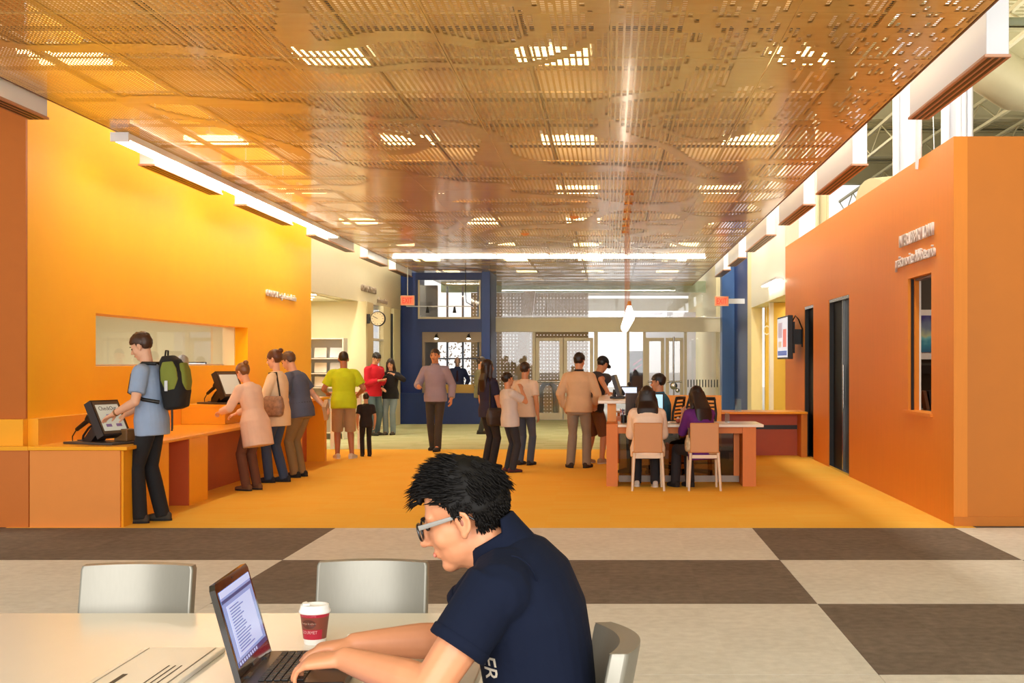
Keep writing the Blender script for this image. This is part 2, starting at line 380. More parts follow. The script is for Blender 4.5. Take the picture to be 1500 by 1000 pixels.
# linear luminaire along the left edge of the ceiling
ll = thing('linear_light', 'long white linear luminaire along the ceiling edge above the checkout wall', 'light', (-4.835, 12.55, 3.722))
obj('housing', MB().box(-.085, .085, 0, 9.76, .012, .075), STEEL_W, ll); obj('end_cap', MB().box(-.09, .09, -.03, -.001, -.01, .08), STEEL_W, ll)
for k in range(8): obj('light_lens', MB().box(-.06, .06, 1.22 * k + .03, 1.22 * k + 1.19, -.006, .011), EMIT, ll)
EMIT_X = mat('cross_lens', (255, 246, 225), .5, emit=(255, 246, 228), estr=42.0)
l2 = thing('cross_light', 'thin bright linear light crossing the ceiling near the entrance', 'light', (-1.2, 27.5, CZ - .03))
for k in range(6): obj('light_lens', MB().box(-3.5 + 1.13 * k + .015, -3.5 + 1.13 * (k + 1) - .015, -.05, .05, 0, .02), EMIT_X, l2)
obj('housing', MB().box(-3.52, 3.30, -.06, .06, .0205, .028), STEEL_W, l2)

# white slot diffusers hanging beside both ceiling edges
def diffuser(x, y0, y1, label, cat='diffuser'):
    t = thing('air_diffuser', label, cat, (x, y0, 3.67), 0, 'white slot air diffusers along the ceiling edges')
    L_ = y1 - y0
    obj('plenum_box', MB().cbox(-.08, .08, 0, L_, .02, .62, .006), STEEL_W, t)
    obj('flange', MB().box(-.092, .092, -.012, L_ + .012, 0, .0195), mat('copper_lit_aluminium', (200, 150, 120), .4, metal=.3), t)
    for k in (-.05, 0, .05): obj('slot', MB().box(k - .012, k + .012, .02, L_ - .02, -.004, -.0005), BLACK, t)
    obj('hanger_rod', MB().cyl((0, .25, .62), (0, .25, 3.33), .008, n=6), STEEL_W, t); obj('hanger_rod', MB().cyl((0, L_ - .25, .62), (0, L_ - .25, 3.33), .008, n=6), STEEL_W, t)
ords = ['closest to the reading room', 'second along', 'third along', 'fourth along', 'fifth along', 'last before the entrance']
for k, (a, b) in enumerate([(8.9, 11.18), (13.8, 16.2), (17.3, 19.8), (21.4, 24.6), (26.0, 28.3), (29.4, 31.8)]):
    diffuser(2.72, a, b, 'white slot air diffuser on the inter-library loan side, ' + ords[k])
    diffuser(-5.03, a, b, 'white slot air diffuser on the checkout wall side, ' + ords[k])

# ------------------------------------------------------------------ right orange volume
RX = 3.225
wr = struct('wall_right', wall_plate(11.9, 23.3, 0, 3.65, [(12.73, 13.73, 1.02, 2.435), (17.1, 18.7, -.1, 2.45), (20.1, 21.05, -.1, 2.45)], lambda u, v, d: (RX + d, u, v), .13), ORANGE_R, 'orange laminate wall with service window and two dark glazed slots')
AMBER = mat('amber_laminate_wall', (196, 112, 2), .55, var=.05, vscale=4)
struct('wall_right_front', MB().box(RX + .1305, 9, 11.9, 12.02, 0, 3.65), AMBER, 'orange end wall of the inter-library loan room')
struct('baseboard_right', MB().box(RX, 9, 11.888, 11.899, 0, .085), AMBER)
struct('wall_right_back', MB().box(RX + .1305, 9, 23.1, 23.29, 0, 3.65), ORANGE_R)
struct('trim_1', MB().box(RX + .1305, 9, 12.025, 23.09, 3.5, 3.56), mat('dark_lid', (90, 80, 66), .8), 'lid of the inter-library loan room')
struct('wall_inner_1', MB().box(3.4, 8.9, 15.4, 15.5, 0, 3.45), mat('dark_grey_partition', (74, 66, 54), .7), 'dark partition inside the loan room')
struct('wall_inner_2', MB().box(8.85, 8.95, 12.05, 23, 0, 3.45), mat('room_grey', (120, 110, 95), .7))

w1 = struct('window_1', MB().box(RX - .03, RX + .16, 12.66, 13.86, .985, 1.018), ORANGE_R, 'service window ledge in the orange loan wall')
obj('jamb_groove', MB().box(RX + .03, RX + .058, 13.70, 13.728, 1.02, 2.43), BLACK, w1)
obj('sliding_leaf', MB().box(RX + .06, RX + .105, 13.66, 13.728, 1.02, 2.43), ORANGE_R, w1)
obj('leaf_edge', MB().box(RX + .106, RX + .126, 13.66, 13.728, 1.02, 2.43), WHITE, w1)
obj('head_track', MB().box(RX + .06, RX + .125, 12.735, 13.655, 2.41, 2.433), mat('bronze_track', (96, 60, 34), .4), w1)

fp = thing('framed_picture', 'white framed blue mountain picture seen through the loan window', 'picture', (3.73, 15.34, 1.57))
pic = bpy.data.materials.new('blue_mountain_print'); pic.use_nodes = True
nt, N, L, b = nodes_of(pic); tc = N.new('ShaderNodeTexCoord'); sp = N.new('ShaderNodeSeparateXYZ'); L.new(tc.outputs['Object'], sp.inputs[0])
nz = N.new('ShaderNodeTexNoise'); nz.inputs['Scale'].default_value = 7; L.new(tc.outputs['Object'], nz.inputs[0])
ma = N.new('ShaderNodeMath'); ma.operation = 'MULTIPLY_ADD'; ma.inputs[1].default_value = .22; L.new(nz.outputs['Fac'], ma.inputs[0]); L.new(sp.outputs[2], ma.inputs[2])
cr = N.new('ShaderNodeValToRGB'); L.new(ma.outputs[0], cr.inputs[0]); e = cr.color_ramp.elements
e[0].position = .16; e[0].color = (*lin((40, 92, 140)), 1); e[1].position = .62; e[1].color = (*lin((66, 60, 130)), 1)
for p_, c_ in ((.30, (60, 150, 175)), (.36, (120, 200, 205)), (.40, (190, 205, 160)), (.50, (120, 140, 160))):
    k_ = e.new(p_); k_.color = (*lin(c_), 1)
L.new(cr.outputs[0], b.inputs['Base Color'])
obj('frame', MB().box(0, .8, .02, .05, 0, .6), WHITE, fp); obj('print', MB().box(.012, .788, .012, .0195, .085, .53), pic, fp)
sh = thing('desk_shelf', 'grey counter with dark shelf inside the loan window', 'shelf', (3.5, 15.0, 0))
obj('worktop', MB().box(0, 1.6, -.5, .36, .94, .98), mat('grey_laminate', (150, 140, 120), .5), sh); obj('cabinet', MB().box(.02, 1.58, -.46, .36, .0, .939), MATS['grey_laminate'], sh)
obj('shelf_board', MB().box(0, 1.6, .12, .36, 1.40, 1.50), BLACK, sh)
for k in range(5):
    tag(obj('book', MB().obox((3.66 + .055 * k, 14.75, 1.095), (.035, .18, .22), M.Rotation(math.radians(-12 + 5 * k), 3, 'Y')), mat('book_cover_%d' % k, [(120, 80, 50), (40, 36, 34), (150, 120, 90), (90, 50, 34), (60, 60, 66)][k], .6)),
        ['brown', 'black', 'tan', 'dark red', 'slate'][k] + ' book leaning on the counter inside the loan window', 'book', 'books inside the loan window')

def slot_door(n, y0, y1, mull):
    d = struct('door_%d' % n, MB().box(RX + .07, RX + .10, y0 + .005, y1 - .005, .03, 2.40), DARK, 'dark glazed slot in the orange loan wall')
    for (a, c) in ((y0 + .002, y0 + .035), (y1 - .035, y1 - .002)): obj('door_frame', MB().box(RX + .01, RX + .125, a, c, 0, 2.449), CHROME if a < y0 + .01 else BLACK, d)
    obj('door_head', MB().box(RX + .005, RX + .125, y0 + .036, y1 - .036, 2.405, 2.448), CHROME, d)
    obj('door_sill', MB().box(RX + .005, RX + .125, y0 + .036, y1 - .036, 0.002, .028), CHROME, d)
    if mull:
        obj('mullion', MB().box(RX + .03, RX + .068, mull - .02, mull + .02, .03, 2.40), CHROME, d)
        obj('handle', MB().cyl((RX + .02, mull - .12, .9), (RX + .02, mull - .12, 1.5), .012, n=8), CHROME, d)
slot_door(1, 17.1, 18.7, 17.75); slot_door(2, 20.1, 21.05, None)

lt = thing('wall_lettering', 'raised silver letters reading INTER-LIBRARY LOAN on the orange wall', 'sign', (RX - .012, 14.1, 2.8))
SILVER = mat('silver_letter', (214, 205, 200), .35, metal=.35)
text('letter_line', 'INTER-LIBRARY LOAN', .185, frame_mtx((RX - .014, 14.06, 2.80), (0, -1, 0), (0, 0, 1)), SILVER, lt, .012, .80)
text('letter_line', 'préstamo interbibliotecario', .185, frame_mtx((RX - .014, 14.24, 2.585), (0, -1, 0), (0, 0, 1)), SILVER, lt, .012, .83)

# television on the orange wall
tv = thing('television', 'black wall television with bright screen at the end of the orange wall', 'television', (2.92, 21.45, 1.59))
TVS = mat('tv_picture', (200, 206, 214), .3, emit=(206, 214, 226), estr=.75)
obj('case', MB().cbox(0, .085, -.65, .65, 0, .72, .008), BLACK, tv); s_ = obj('screen', MB().box(-.004, -.0005, -.62, .62, .03, .69), TVS, tv)
for (a, b_, c, d_, col) in ((-.5, -.1, .2, .5, (226, 130, 120)), (.0, .5, .36, .62, (190, 180, 196)), (-.55, .55, .06, .14, (80, 110, 190)), (.1, .5, .2, .3, (220, 200, 170))):
    obj('screen_image', MB().box(-.007, -.0045, a, b_, c, d_), mat('tvimg%d%d' % col[:2], col, .4, emit=col, estr=.5), s_)
obj('wall_bracket', MB().box(.086, .30, -.2, .2, .25, .5).box(.086, .16, -.35, .35, .1, .62), BLACK, tv)
obj('cable', MB().tube([(.12, -.3, .62), (.16, -.4, .72), (.22, -.35, .66), (.29, -.3, .5), (.29, -.28, .2)], .012, 6), BLACK, tv)

# ------------------------------------------------------------------ left orange volume with office window
LX = -5.5
struct('wall_left', wall_plate(12.0, 23.4, 0, 5.2, [(13.59, 19.3, 1.49, 2.06)], lambda u, v, d: (LX - d, u, v), .30), ORANGE_L, 'orange checkout wall with long office window')
struct('wall_left_front', MB().box(-10, LX, 11.96, 11.999, 1.0, 5.2), mat('brown_orange_laminate', (190, 104, 34), .5, var=.05, spec=.25), 'orange end wall beside the checkout counter')
struct('wall_left_back', MB().box(-10, LX - .301, 23.2, 23.4, 0, 5.2), ORANGE_L)
OFFW = mat('office_cream', (240, 234, 205), .6, emit=(240, 232, 200), estr=.0)
struct('wall_office', MB().box(-10.1, -10, 12, 23.4, 0, 5.2), OFFW); struct('trim_2', MB().box(-9.99, LX - .31, 12.16, 23.19, 2.75, 2.8), OFFW, 'office ceiling')
struct('wall_office_back', MB().box(-9.99, LX - .31, 21.6, 21.7, 0, 2.74), OFFW)
area('office_ceiling_light', (-7.8, 17, 2.7), (0, 0, 0), 2.0, 6, 170, (1, .95, .80))
w2 = struct('window_2', MB().box(LX - .305, LX - .28, 13.6, 19.29, 1.4905, 1.51), WHITE, 'office window glazing in the checkout wall')
for k in range(3): obj('pane', MB().box(LX - .285, LX - .279, 13.6 + 1.80 * k + .005, 13.6 + 1.8 * (k + 1) - .005, 1.511, 2.055), GLASS, w2)
obj('window_frame', MB().box(LX - .30, LX - .12, 19.01, 19.05, 1.492, 2.058), CREAM, w2)
# office things behind the glass
for k, (xx, yy) in enumerate(((-6.3, 19.4), (-6.2, 21.2))):
    m2 = thing('office_monitor', 'flat glowing monitor beside the %s haired staff member behind the glass' % ('grey' if k == 0 else 'dark'), 'monitor', (xx + .02, yy - .1, .7405))
    obj('case', MB().box(-.14, .14, .01, .05, .45, .80), BLACK, m2); obj('screen', MB().box(-.13, .13, .004, .0095, .46, .785), mat('pale_screen', (205, 225, 240), .3, emit=(205, 225, 240), estr=.7), m2)
    obj('stand', MB().box(-.03, .03, .051, .08, .012, .6), BLACK, m2); obj('foot', MB().box(-.10, .10, -.05, .14, 0, .0115), BLACK, m2)
    dk = thing('office_desk', 'cream work desk in front of the %s haired staff member in the office' % ('grey' if k == 0 else 'dark'), 'desk', (xx, yy, 0))
    obj('top', MB().box(-.6, .16, -.35, .35, .70, .738), CREAM, dk)
    for a in (-.58, .08):
        for b_ in (-.33, .27): obj('leg', MB().box(a, a + .05, b_, b_ + .05, 0, .699), STEEL_W, dk)
np_ = tag(obj('notice_sheet', MB().box(-9.99, -9.985, 21.1, 21.5, 1.3, 1.8), WHITE), 'white notice sheet on the cream office wall', 'paper')

l3 = thing('wall_lettering', 'raised silver letters on the checkout wall above the far counter', 'sign', (LX + .012, 20.3, 2.6))
text('letter_line', 'CHECKOUT caja de circulación', .15, frame_mtx((LX + .014, 20.28, 2.60), (0, 1, 0), (0, 0, 1)), SILVER, l3, .012, .98)

# checkout counters along the left wall
led = struct('trim_3', MB().box(LX + .002, LX + .10, 12.0, 16.0, .0, 1.0).box(-10, LX + .0015, 11.90, 11.998, 0, .999), ORANGE_TOP, 'low orange back ledge behind the checkout counter')
cc = thing('checkout_counter', 'long low orange checkout counter with knee spaces under the top', 'counter', (-4.95, 11.8, 0))
obj('countertop', MB().cbox(-.449, .47, -.02, 5.5, .715, .75, .006).box(-4, -.45, -.02, .085, .715, .75), ORANGE_TOP, cc)
obj('end_panel', MB().box(-.44, .40, .0, .03, .0, .714), mat('peach_laminate', (232, 144, 66), .5, spec=.3, var=.04), cc)
obj('base_cabinet', MB().box(-.449, .42, .031, 1.25, .0, .714), ORANGE_TOP, cc)
obj('base_cabinet', MB().box(-.449, .44, 1.83, 2.45, .0, .714), ORANGE_TOP, cc)
obj('knee_panel', MB().box(-.10, -.05, 1.251, 1.829, .0, .714), RUST_SHADE, cc); obj('knee_panel', MB().box(.10, .15, 2.451, 5.49, .0, .714), RUST_SHADE, cc)
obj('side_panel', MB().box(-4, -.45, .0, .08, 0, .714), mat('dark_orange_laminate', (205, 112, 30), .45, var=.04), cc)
obj('cabinet_face', MB().box(-.049, .439, 1.80, 1.829, .0, .714), RUST_SHADE, cc)
hc = thing('high_counter', 'taller orange checkout counter with shade-coloured recess at the end of the wall', 'counter', (-4.95, 16.0, 0))
obj('countertop', MB().box(-.449, .12, .0, 1.48, .97, 1.0).cbox(-.449, .58, 1.49, 3.85, .965, 1.0, .006), ORANGE_TOP, hc)
obj('upstand_cabinet', MB().box(-.449, .10, .01, 1.48, .752, .969), ORANGE_TOP, hc)
obj('base_cabinet', MB().box(-.449, .53, 1.50, 2.25, 0, .964), ORANGE_TOP, hc); obj('knee_panel', MB().box(.2, .25, 2.251, 3.70, 0, .964), RUST_SHADE, hc)
obj('end_panel', MB().box(-.449, .53, 3.701, 3.83, 0, .964), ORANGE_TOP, hc)
# ------------------------------------------------------------------ far left: bulkhead, brochure alcove
BX = -5.25
struct('wall_left_bulkhead', wall_plate(23.41, 31.6, 2.84, 5.2, [], lambda u, v, d: (-5.5 + (u - 23.41) / 8.19 * .3 - d, u, v), .2), WARM, 'warm white bulkhead beyond the checkout wall')
struct('trim_4', MB().box(-9, -5.71, 23.41, 31.6, 2.84, 2.9), mat('alcove_ceiling', (244, 238, 214), .6), 'white alcove ceiling')
struct('wall_alcove', MB().box(-9, -5.2, 27.1, 27.25, 0, 2.838), CREAM, 'cream wall at the end of the brochure alcove')
struct('wall_alcove_side', MB().box(-9.1, -9, 23.4, 31.6, 0, 5), CREAM)
for k in range(3):
    t = thing('downlight', 'small recessed square downlight in the alcove ceiling', 'light', (-5.7 - .25 * k, 24.2 + .9 * k, 2.82), 0, 'alcove downlights')
    obj('lens', MB().box(-.09, .09, -.09, .09, 0, .008), EMIT, t); obj('trim_ring', MB().box(-.11, .11, -.11, .11, .009, .018), WHITE, t)
area('alcove_light', (-6.1, 25.2, 2.78), (0, 0, 0), 1.2, 2.2, 60, (1, .93, .76))
# receding glazed wall between alcove and the blue booth
w3 = struct('window_3', MB().box(-5.32, -5.2, 27.26, 27.95, 0, 2.838), mat('beige_jamb', (196, 170, 120), .5), 'jamb and glazing strip beside the clock')
obj('pane', MB().box(-5.28, -5.27, 27.951, 29.25, .1, 2.83), GLASS, w3); obj('sill', MB().box(-5.31, -5.21, 27.951, 29.25, 0, .099), CREAM, w3)
obj('transom', MB().box(-5.31, -5.21, 27.951, 29.25, 2.02, 2.07), CHAMP, w3)
obj('panel', MB().box(-5.31, -5.21, 29.251, 30.2, 0, 2.838), CREAM, w3); obj('dark_gap', MB().box(-5.30, -5.22, 30.201, 30.6, 0, 2.7), BLACK, w3); obj('end_panel', MB().box(-5.31, -5.2, 30.601, 31.55, 0, 2.838), CREAM, w3)

sh = thing('brochure_rack', 'white steel brochure shelves in the alcove behind the checkout wall', 'shelf', (-5.95, 25.3, 0))
obj('side_panel', MB().box(.62, .65, 0, .38, 0, 2.02), WHITE, sh); obj('side_panel', MB().box(-.65, -.62, 0, .38, 0, 2.02), WHITE, sh); obj('back_panel', MB().box(-.619, .619, .36, .38, 0, 2.02), mat('shelf_grey', (205, 203, 196), .5), sh)
for k, z in enumerate((.12, .62, 1.02, 1.30, 1.60, 2.0)): obj('shelf_board', MB().box(-.619, .619, .01, .359, z, z + .022), WHITE, sh)
n = 0
for z in (.642, 1.042, 1.322, 1.622):
    for k in range(4):
        x = -.46 + .31 * k
        c = bpy.data.objects.new('brochure', None)
        o = obj('leaflet_stack', MB().obox((-5.95 + x, 25.42 + .03, z + .106), (.24, .05, .20), M.Rotation(math.radians(-12), 3, 'X')), mat('leaflet_%d' % (n % 4), [(246, 244, 238), (226, 226, 228), (240, 232, 220), (212, 216, 220)][n % 4], .6))
        tag(o, 'stack of pale leaflets standing on the white brochure shelves', 'leaflets', 'leaflets on the brochure shelves'); n += 1
        bpy.data.objects.remove(c)
tb = thing('small_ledge', 'thin wooden writing ledge on the cream alcove wall', 'shelf', (-4.75, 22.4, 0))
obj('board', MB().box(-.25, .42, 0, .3, .985, 1.01), mat('pink_wood', (214, 160, 120), .5), tb); obj('post', MB().box(-.2, -.14, .1, .16, 0, .984), STEEL_W, tb); obj('post', MB().box(.28, .34, .1, .16, 0, .984), STEEL_W, tb)
tag(obj('floor_outlet', MB().box(-5.28, -5.22, 27.08, 27.099, .72, .86), WHITE), 'white outlet plate on the cream alcove wall', 'outlet')

# clock
ck = thing('wall_clock', 'round white wall clock on a black bracket beside the glazing strip', 'clock', (-5.02, 27.2, 2.47))
obj('bracket', MB().box(-.25, -.12, -.02, .06, -.1, .1).box(-.18, 0, .0, .05, -.03, .03), BLACK, ck)
obj('rim', MB().rings([MB().ring(V((.06, -.05 + d, 0)), V((r, 0, 0)), V((0, 0, r)), 28) for d, r in ((0, .150), (0, .158), (.03, .16), (.09, .16))]), BLACK, ck)
fc = obj('dial', MB().cyl((.06, -.056, 0), (.06, -.051, 0), .142, n=28), mat('dial_white', (240, 226, 190), .5), ck)
for k in range(12):
    a = math.pi * k / 6; obj('hour_mark', MB().cyl((.06 + .115 * math.sin(a), -.060, .115 * math.cos(a)), (.06 + .115 * math.sin(a), -.0565, .115 * math.cos(a)), .009, n=6), BLACK, fc)
obj('hour_hand', MB().obox((.06 - .035, -.062, .02), (.085, .003, .011), M.Rotation(math.radians(28), 3, 'Y')), BLACK, fc)
obj('minute_hand', MB().obox((.06 - .05, -.066, .028), (.12, .003, .008), M.Rotation(math.radians(26), 3, 'Y')), BLACK, fc)

sg = thing('bulkhead_lettering', 'grey raised letters on the warm white bulkhead above the clock', 'sign', (BX + .012, 27.5, 2.9))
GREYL = mat('grey_letter', (150, 132, 112), .5)
text('letter_line', 'COMMUNITY ROOM', .20, frame_mtx((-5.343, 27.3, 3.08), (.3, 8.19, 0), (0, 0, 1)), GREYL, sg, .012, .78)
text('letter_line', 'salón comunitario', .18, frame_mtx((-5.285, 28.9, 2.90), (.3, 8.19, 0), (0, 0, 1)), GREYL, sg, .012, .8)

def exit_sign(x, y, z, label, wall=False):
    t = thing('exit_sign', label, 'sign', (x, y, z))
    obj('case', MB().cbox(-.17, .17, -.03, .03, -.12, .12, .008), mat('exit_case', (226, 190, 150), .4), t)
    obj('face', MB().box(-.15, .15, -.035, -.0305, -.10, .10), mat('exit_face', (255, 120, 84), .4, emit=(255, 104, 70), estr=.55), t)
    text('letters', 'EXIT', .19, frame_mtx((x - .125, y - .039, z - .066), (1, 0, 0), (0, 0, 1)), mat('exit_red', (225, 40, 26), .4, emit=(240, 40, 25), estr=.5), t, .002, .62)
    if wall: obj('wall_arm', MB().box(.171, RX + .018 - x, -.03, .03, -.06, .06), STEEL_W, t)
    else: obj('hanger', MB().cyl((0, 0, .12), (0, 0, CZ - z), .01, n=6), STEEL_W, t)
exit_sign((597 - CX) * 30.5 / F, 30.5, CH + (CY - 440) * 30.5 / F, 'glowing red EXIT sign in front of the navy booth')
exit_sign((1057 - CX) * 30.5 / F, 30.5, CH + (CY - 441) * 30.5 / F, 'glowing red EXIT sign in front of the navy wall by the loan side', True)

# ------------------------------------------------------------------ navy booth beside the entrance
BY = 32.0
def xa(px, Y): return (px - CX) * Y / F
def za(py, Y): return CH - (py - CY) * Y / F
x0, x1 = xa(588, BY), xa(718, BY)
bo = struct('wall_booth', wall_plate(x0, x1, 0, 3.80, [(xa(612, BY), xa(704, BY), za(467, BY), 3.62), (xa(618, BY), xa(705, BY), za(575, BY), za(486, BY))], lambda u, v, d: (u, BY + d, v), .18), BLUE, 'navy blue booth wall with service window and clerestory')
obj('counter_face', MB().box(x0, xa(708, BY), BY - .35, BY - .001, 0, za(577, BY)), BLUE, bo)
obj('counter_ledge', MB().box(x0, xa(710, BY), BY - .38, BY - .002, za(577, BY) + .001, za(575.3, BY)), BLUE, bo)
struct('wall_booth_side', MB().box(x0 - .15, x0 - .001, 31.62, 36, 0, 5.0), BLUE, 'navy side wall of the booth')
w4 = struct('window_4', MB().box(xa(612, BY), xa(704, BY), BY + .02, BY + .06, za(467, BY), za(467, BY) + .05), CHAMP, 'clerestory window over the navy booth')
for a, b_ in ((612, 614.5), (701.5, 704)): obj('window_frame', MB().box(xa(a, BY), xa(b_, BY), BY + .02, BY + .06, za(467, BY) + .051, 3.615), CHAMP, w4)
obj('pane', MB().box(xa(614.6, BY), xa(701.4, BY), BY + .035, BY + .04, za(467, BY) + .051, 3.615), GLASS, w4)
w5 = struct('window_5', MB().box(xa(618, BY), xa(705, BY), BY + .05, BY + .16, za(501, BY), za(486, BY)), mat('shutter_box_bronze', (146, 128, 104), .45, metal=.2), 'service window of the navy booth with roller shutter box')
for a, b_ in ((618, 622), (702, 705)): obj('window_frame', MB().box(xa(a, BY), xa(b_, BY), BY + .06, BY + .12, za(575, BY), za(501.1, BY)), MATS['shutter_box_bronze'], w5)
tag(obj('brass_board', MB().box(xa(640, BY), xa(695, BY), BY - .08, BY - .05, za(577, BY) + .03, za(564, BY) + .02), mat('brass_sheet', (178, 142, 66), .4, metal=.4)), 'brass coloured board standing on the navy booth counter', 'board')
for px in (640.5, 687.5):
    t = thing('spot_lamp', 'small black spotlight above the booth window, %s' % ('beside the EXIT sign' if px < 650 else 'beside the navy column'), 'lamp', (xa(px, BY), BY - .16, za(494, BY)))
    obj('arm', MB().cyl((0, .02, .06), (0, .158, .1), .012, n=6), BLACK, t); obj('shade', MB().cyl((0, 0, .07), (0, -.02, -.03), .025, .055), BLACK, t); obj('bulb', MB().ell((0, -.02, -.035), (.05, .05, .018)), EMIT, t)
rail = thing('track_rail', 'thin steel track rail with small spotlights across the clerestory', 'rail', (xa(640, 31), 31.0, za(448.5, 31)))
obj('rail_tube', MB().cyl((-.75, 0, 0), (.9, 0, 0), .012, n=6), STEEL_W, rail); obj('drop_rod', MB().tube([(.9, 0, 0), (.72, 0, .1), (.7, 0, .3), (.7, 0, 1.2)], .01, 6), BLACK, rail)
for dx in (-.23, .43): obj('track_head', MB().cyl((dx, 0, -.01), (dx, 0, -.16), .02, .045, 8), BLACK, rail)
# inside the booth: bright glazing behind
gb = struct('window_6', MB().box(xa(620, 34), xa(715, 34), 34.4, 34.46, 0, .9), BLUE, 'glazed outer wall of the booth')
for k in range(5): obj('mullion', MB().box(xa(628, 34) + .42 * k, xa(628, 34) + .42 * k + .05, 34.4, 34.46, .901, 3.6), mat('grey_mullion', (150, 160, 176), .4), gb)
for z in (1.15, 1.62, 2.12): obj('rail', MB().box(xa(620, 34), xa(715, 34), 34.38, 34.399, z, z + .04), MATS['grey_mullion'], gb)
struct('wall_booth_inner', MB().box(xa(614, 34), xa(640, 34), 34.0, 34.2, 0, 3.6), mat('booth_inner_grey', (150, 148, 144), .6))
tr_ = thing('planter_hedge', 'leafy planting seen through the booth glazing', 'plant', (xa(700, 40), 40.0, 0))
bm_ = MB()
for k in range(420):
    c = V((random.uniform(-1.2, .6), random.uniform(-.2, .2), random.uniform(.1, 2.3))); a = V((random.uniform(-1, 1), random.uniform(-1, 1), random.uniform(-1, 1))).normalized() * .05; b_ = a.orthogonal().normalized() * .03
    bm_.add([c - a, c + b_, c + a, c - b_], [(0, 1, 2, 3)])
o_ = obj('foliage', bm_, mat('dry_leaf', (170, 150, 130), .7, var=.3), tr_); o_['kind'] = 'stuff'
obj('planter_box', MB().cbox(-1.25, .65, -.25, .25, 0, .3, .02), mat('planter_grey', (150, 145, 138), .7), tr_)

# ------------------------------------------------------------------ glazed entrance wall
GY = 33.7
BEAM = mat('entrance_beam', (236, 226, 196), .5, var=.03)
be = struct('trim_5', MB().box(xa(718, GY), xa(1060, GY), GY - .12, GY + .12, za(486, GY), za(466, GY)), BEAM, 'cream entrance beam over the glass doors')
obj('beam_top', MB().box(xa(718, GY), xa(1060, GY), GY - .14, GY + .14, za(466, GY) + .001, za(464.5, GY)), WHITE, be)
struct('column_booth', MB().box(xa(706, BY), xa(718, BY), BY - .02, GY + .12, 0, 4.6), mat('daylit_column_blue', (28, 66, 140), .4), 'navy blue column beside the entrance')  # brighter blue, daylight on the column put into its colour
bpy.data.objects['column_booth'].name = 'trim_6'
tw = struct('window_7', MB().box(xa(718.5, GY), xa(721, GY), GY - .04, GY + .04, za(464.4, GY), CZ - .01), CHAMP, 'clerestory glass above the entrance doors')
for a, b_ in ((721.2, 800), (800.5, 870), (870.5, 960), (960.5, 1056)): obj('pane', MB().box(xa(a, GY), xa(b_, GY), GY - .004, GY + .004, za(464.4, GY), CZ - .01), GLASS, tw)
def mull(name, px, w, z1, parent=None): return MB().box(xa(px, GY) - w / 2, xa(px, GY) + w / 2, GY - .06, GY + .06, 0, z1)
zt = za(486.2, GY)
posts = struct('trim_7', mull('p', 720, .07, zt), CHAMP, 'slim metal posts of the entrance glazing')
for px in (782, 873, 920, 944, 1004, 1056): obj('post', mull('p', px, .10 if px in (873,) else .075, zt), CHAMP, posts)
def sidelite(n, a, b_, lab):
    s = struct('window_%d' % n, MB().box(xa(a, GY), xa(b_, GY), GY - .03, GY + .03, 0, .12), CHAMP, lab); obj('pane', MB().box(xa(a, GY), xa(b_, GY), GY - .004, GY + .004, .121, zt), GLASS, s)
sidelite(8, 722, 780, 'fixed glass panel beside the navy column'); sidelite(9, 922, 942, 'narrow fixed glass panel between the doors'); sidelite(10, 1007, 1054, 'fixed glass panel beside the navy loan-side wall')
def glass_door(n, a, b_, yy, lab, ang=0):
    xa0, xb0 = xa(a, yy), xa(b_, yy); w = xb0 - xa0
    d = struct('door_%d' % n, MB().box(0, w, -.025, .025, .02, .20), CHAMP, lab); d.location = (xa0, yy, 0); d.rotation_euler = (0, 0, math.radians(ang))
    obj('door_stile', MB().box(0, .09, -.025, .025, .201, 2.19), CHAMP, d); obj('door_stile', MB().box(w - .09, w, -.025, .025, .201, 2.19), CHAMP, d); obj('door_top_rail', MB().box(.091, w - .091, -.025, .025, 2.10, 2.19), CHAMP, d)
    obj('pane', MB().box(.091, w - .091, -.004, .004, .201, 2.099), GLASS, d); obj('push_bar', MB().cyl((.05, -.07, 1.03), (w - .05, -.07, 1.03), .025, n=8), CHROME, d)
    obj('door_closer', MB().box(w / 2 - .18, w / 2 + .18, -.10, -.026, 2.12, 2.18), CHAMP, d)
glass_door(3, 785, 824.5, GY, 'glazed entrance door beside the perforated screen'); glass_door(4, 826, 869, GY, 'glazed entrance door behind the tan sweater man')
glass_door(5, 946, 973, GY, 'glazed entrance door behind the staff monitor'); glass_door(6, 975, 1001, GY, 'glazed entrance door behind the teal shirt man')
# beyond the glass
sc = tag(obj('perforated_screen', MB().box(xa(690, 37.7), xa(862, 37.7), 37.7, 37.73, 0, 3.6), SCREEN), 'tan perforated metal screen wall behind the entrance glass', 'screen')
tag(obj('raking_column', MB().prism([(xa(745, 36.8), 36.8, 0), (xa(762, 36.8), 36.8, 0), (xa(784, 36.8), 36.8, 3.6), (xa(768, 36.8), 36.8, 3.6)], (0, .3, 0)), mat('tan_column', (200, 178, 140), .6)), 'tan leaning column in front of the perforated screen', 'column')
struct('trim_8', MB().box(-5, 3.1, 37.65, 37.9, 3.62, 3.95), mat('green_tint_beam', (168, 184, 148), .5), 'pale green beam at the end of the ceiling')
tag(obj('entrance_soffit', MB().box(-4.5, 2.84, 38.2, 46, 3.95, 3.98), SOFFIT), 'perforated grey canopy soffit outside the entrance', 'canopy')
struct('wall_outer_white', MB().box(xa(800, 46), xa(1045, 46), 46.0, 46.2, za(455, 46), za(437, 46)), WHITE, 'white canopy fascia outside the entrance')
struct('wall_outer', MB().box(xa(925, 42), xa(1022, 42), 42.0, 42.2, 0, 3.2), mat('outer_white', (214, 214, 224), .6), 'white outside wall beyond the entrance doors')
struct('wall_outer_side', MB().box(2.85, 3.1, 34.0, 46, 0, 5), CREAM, 'cream side wall of the entrance porch')
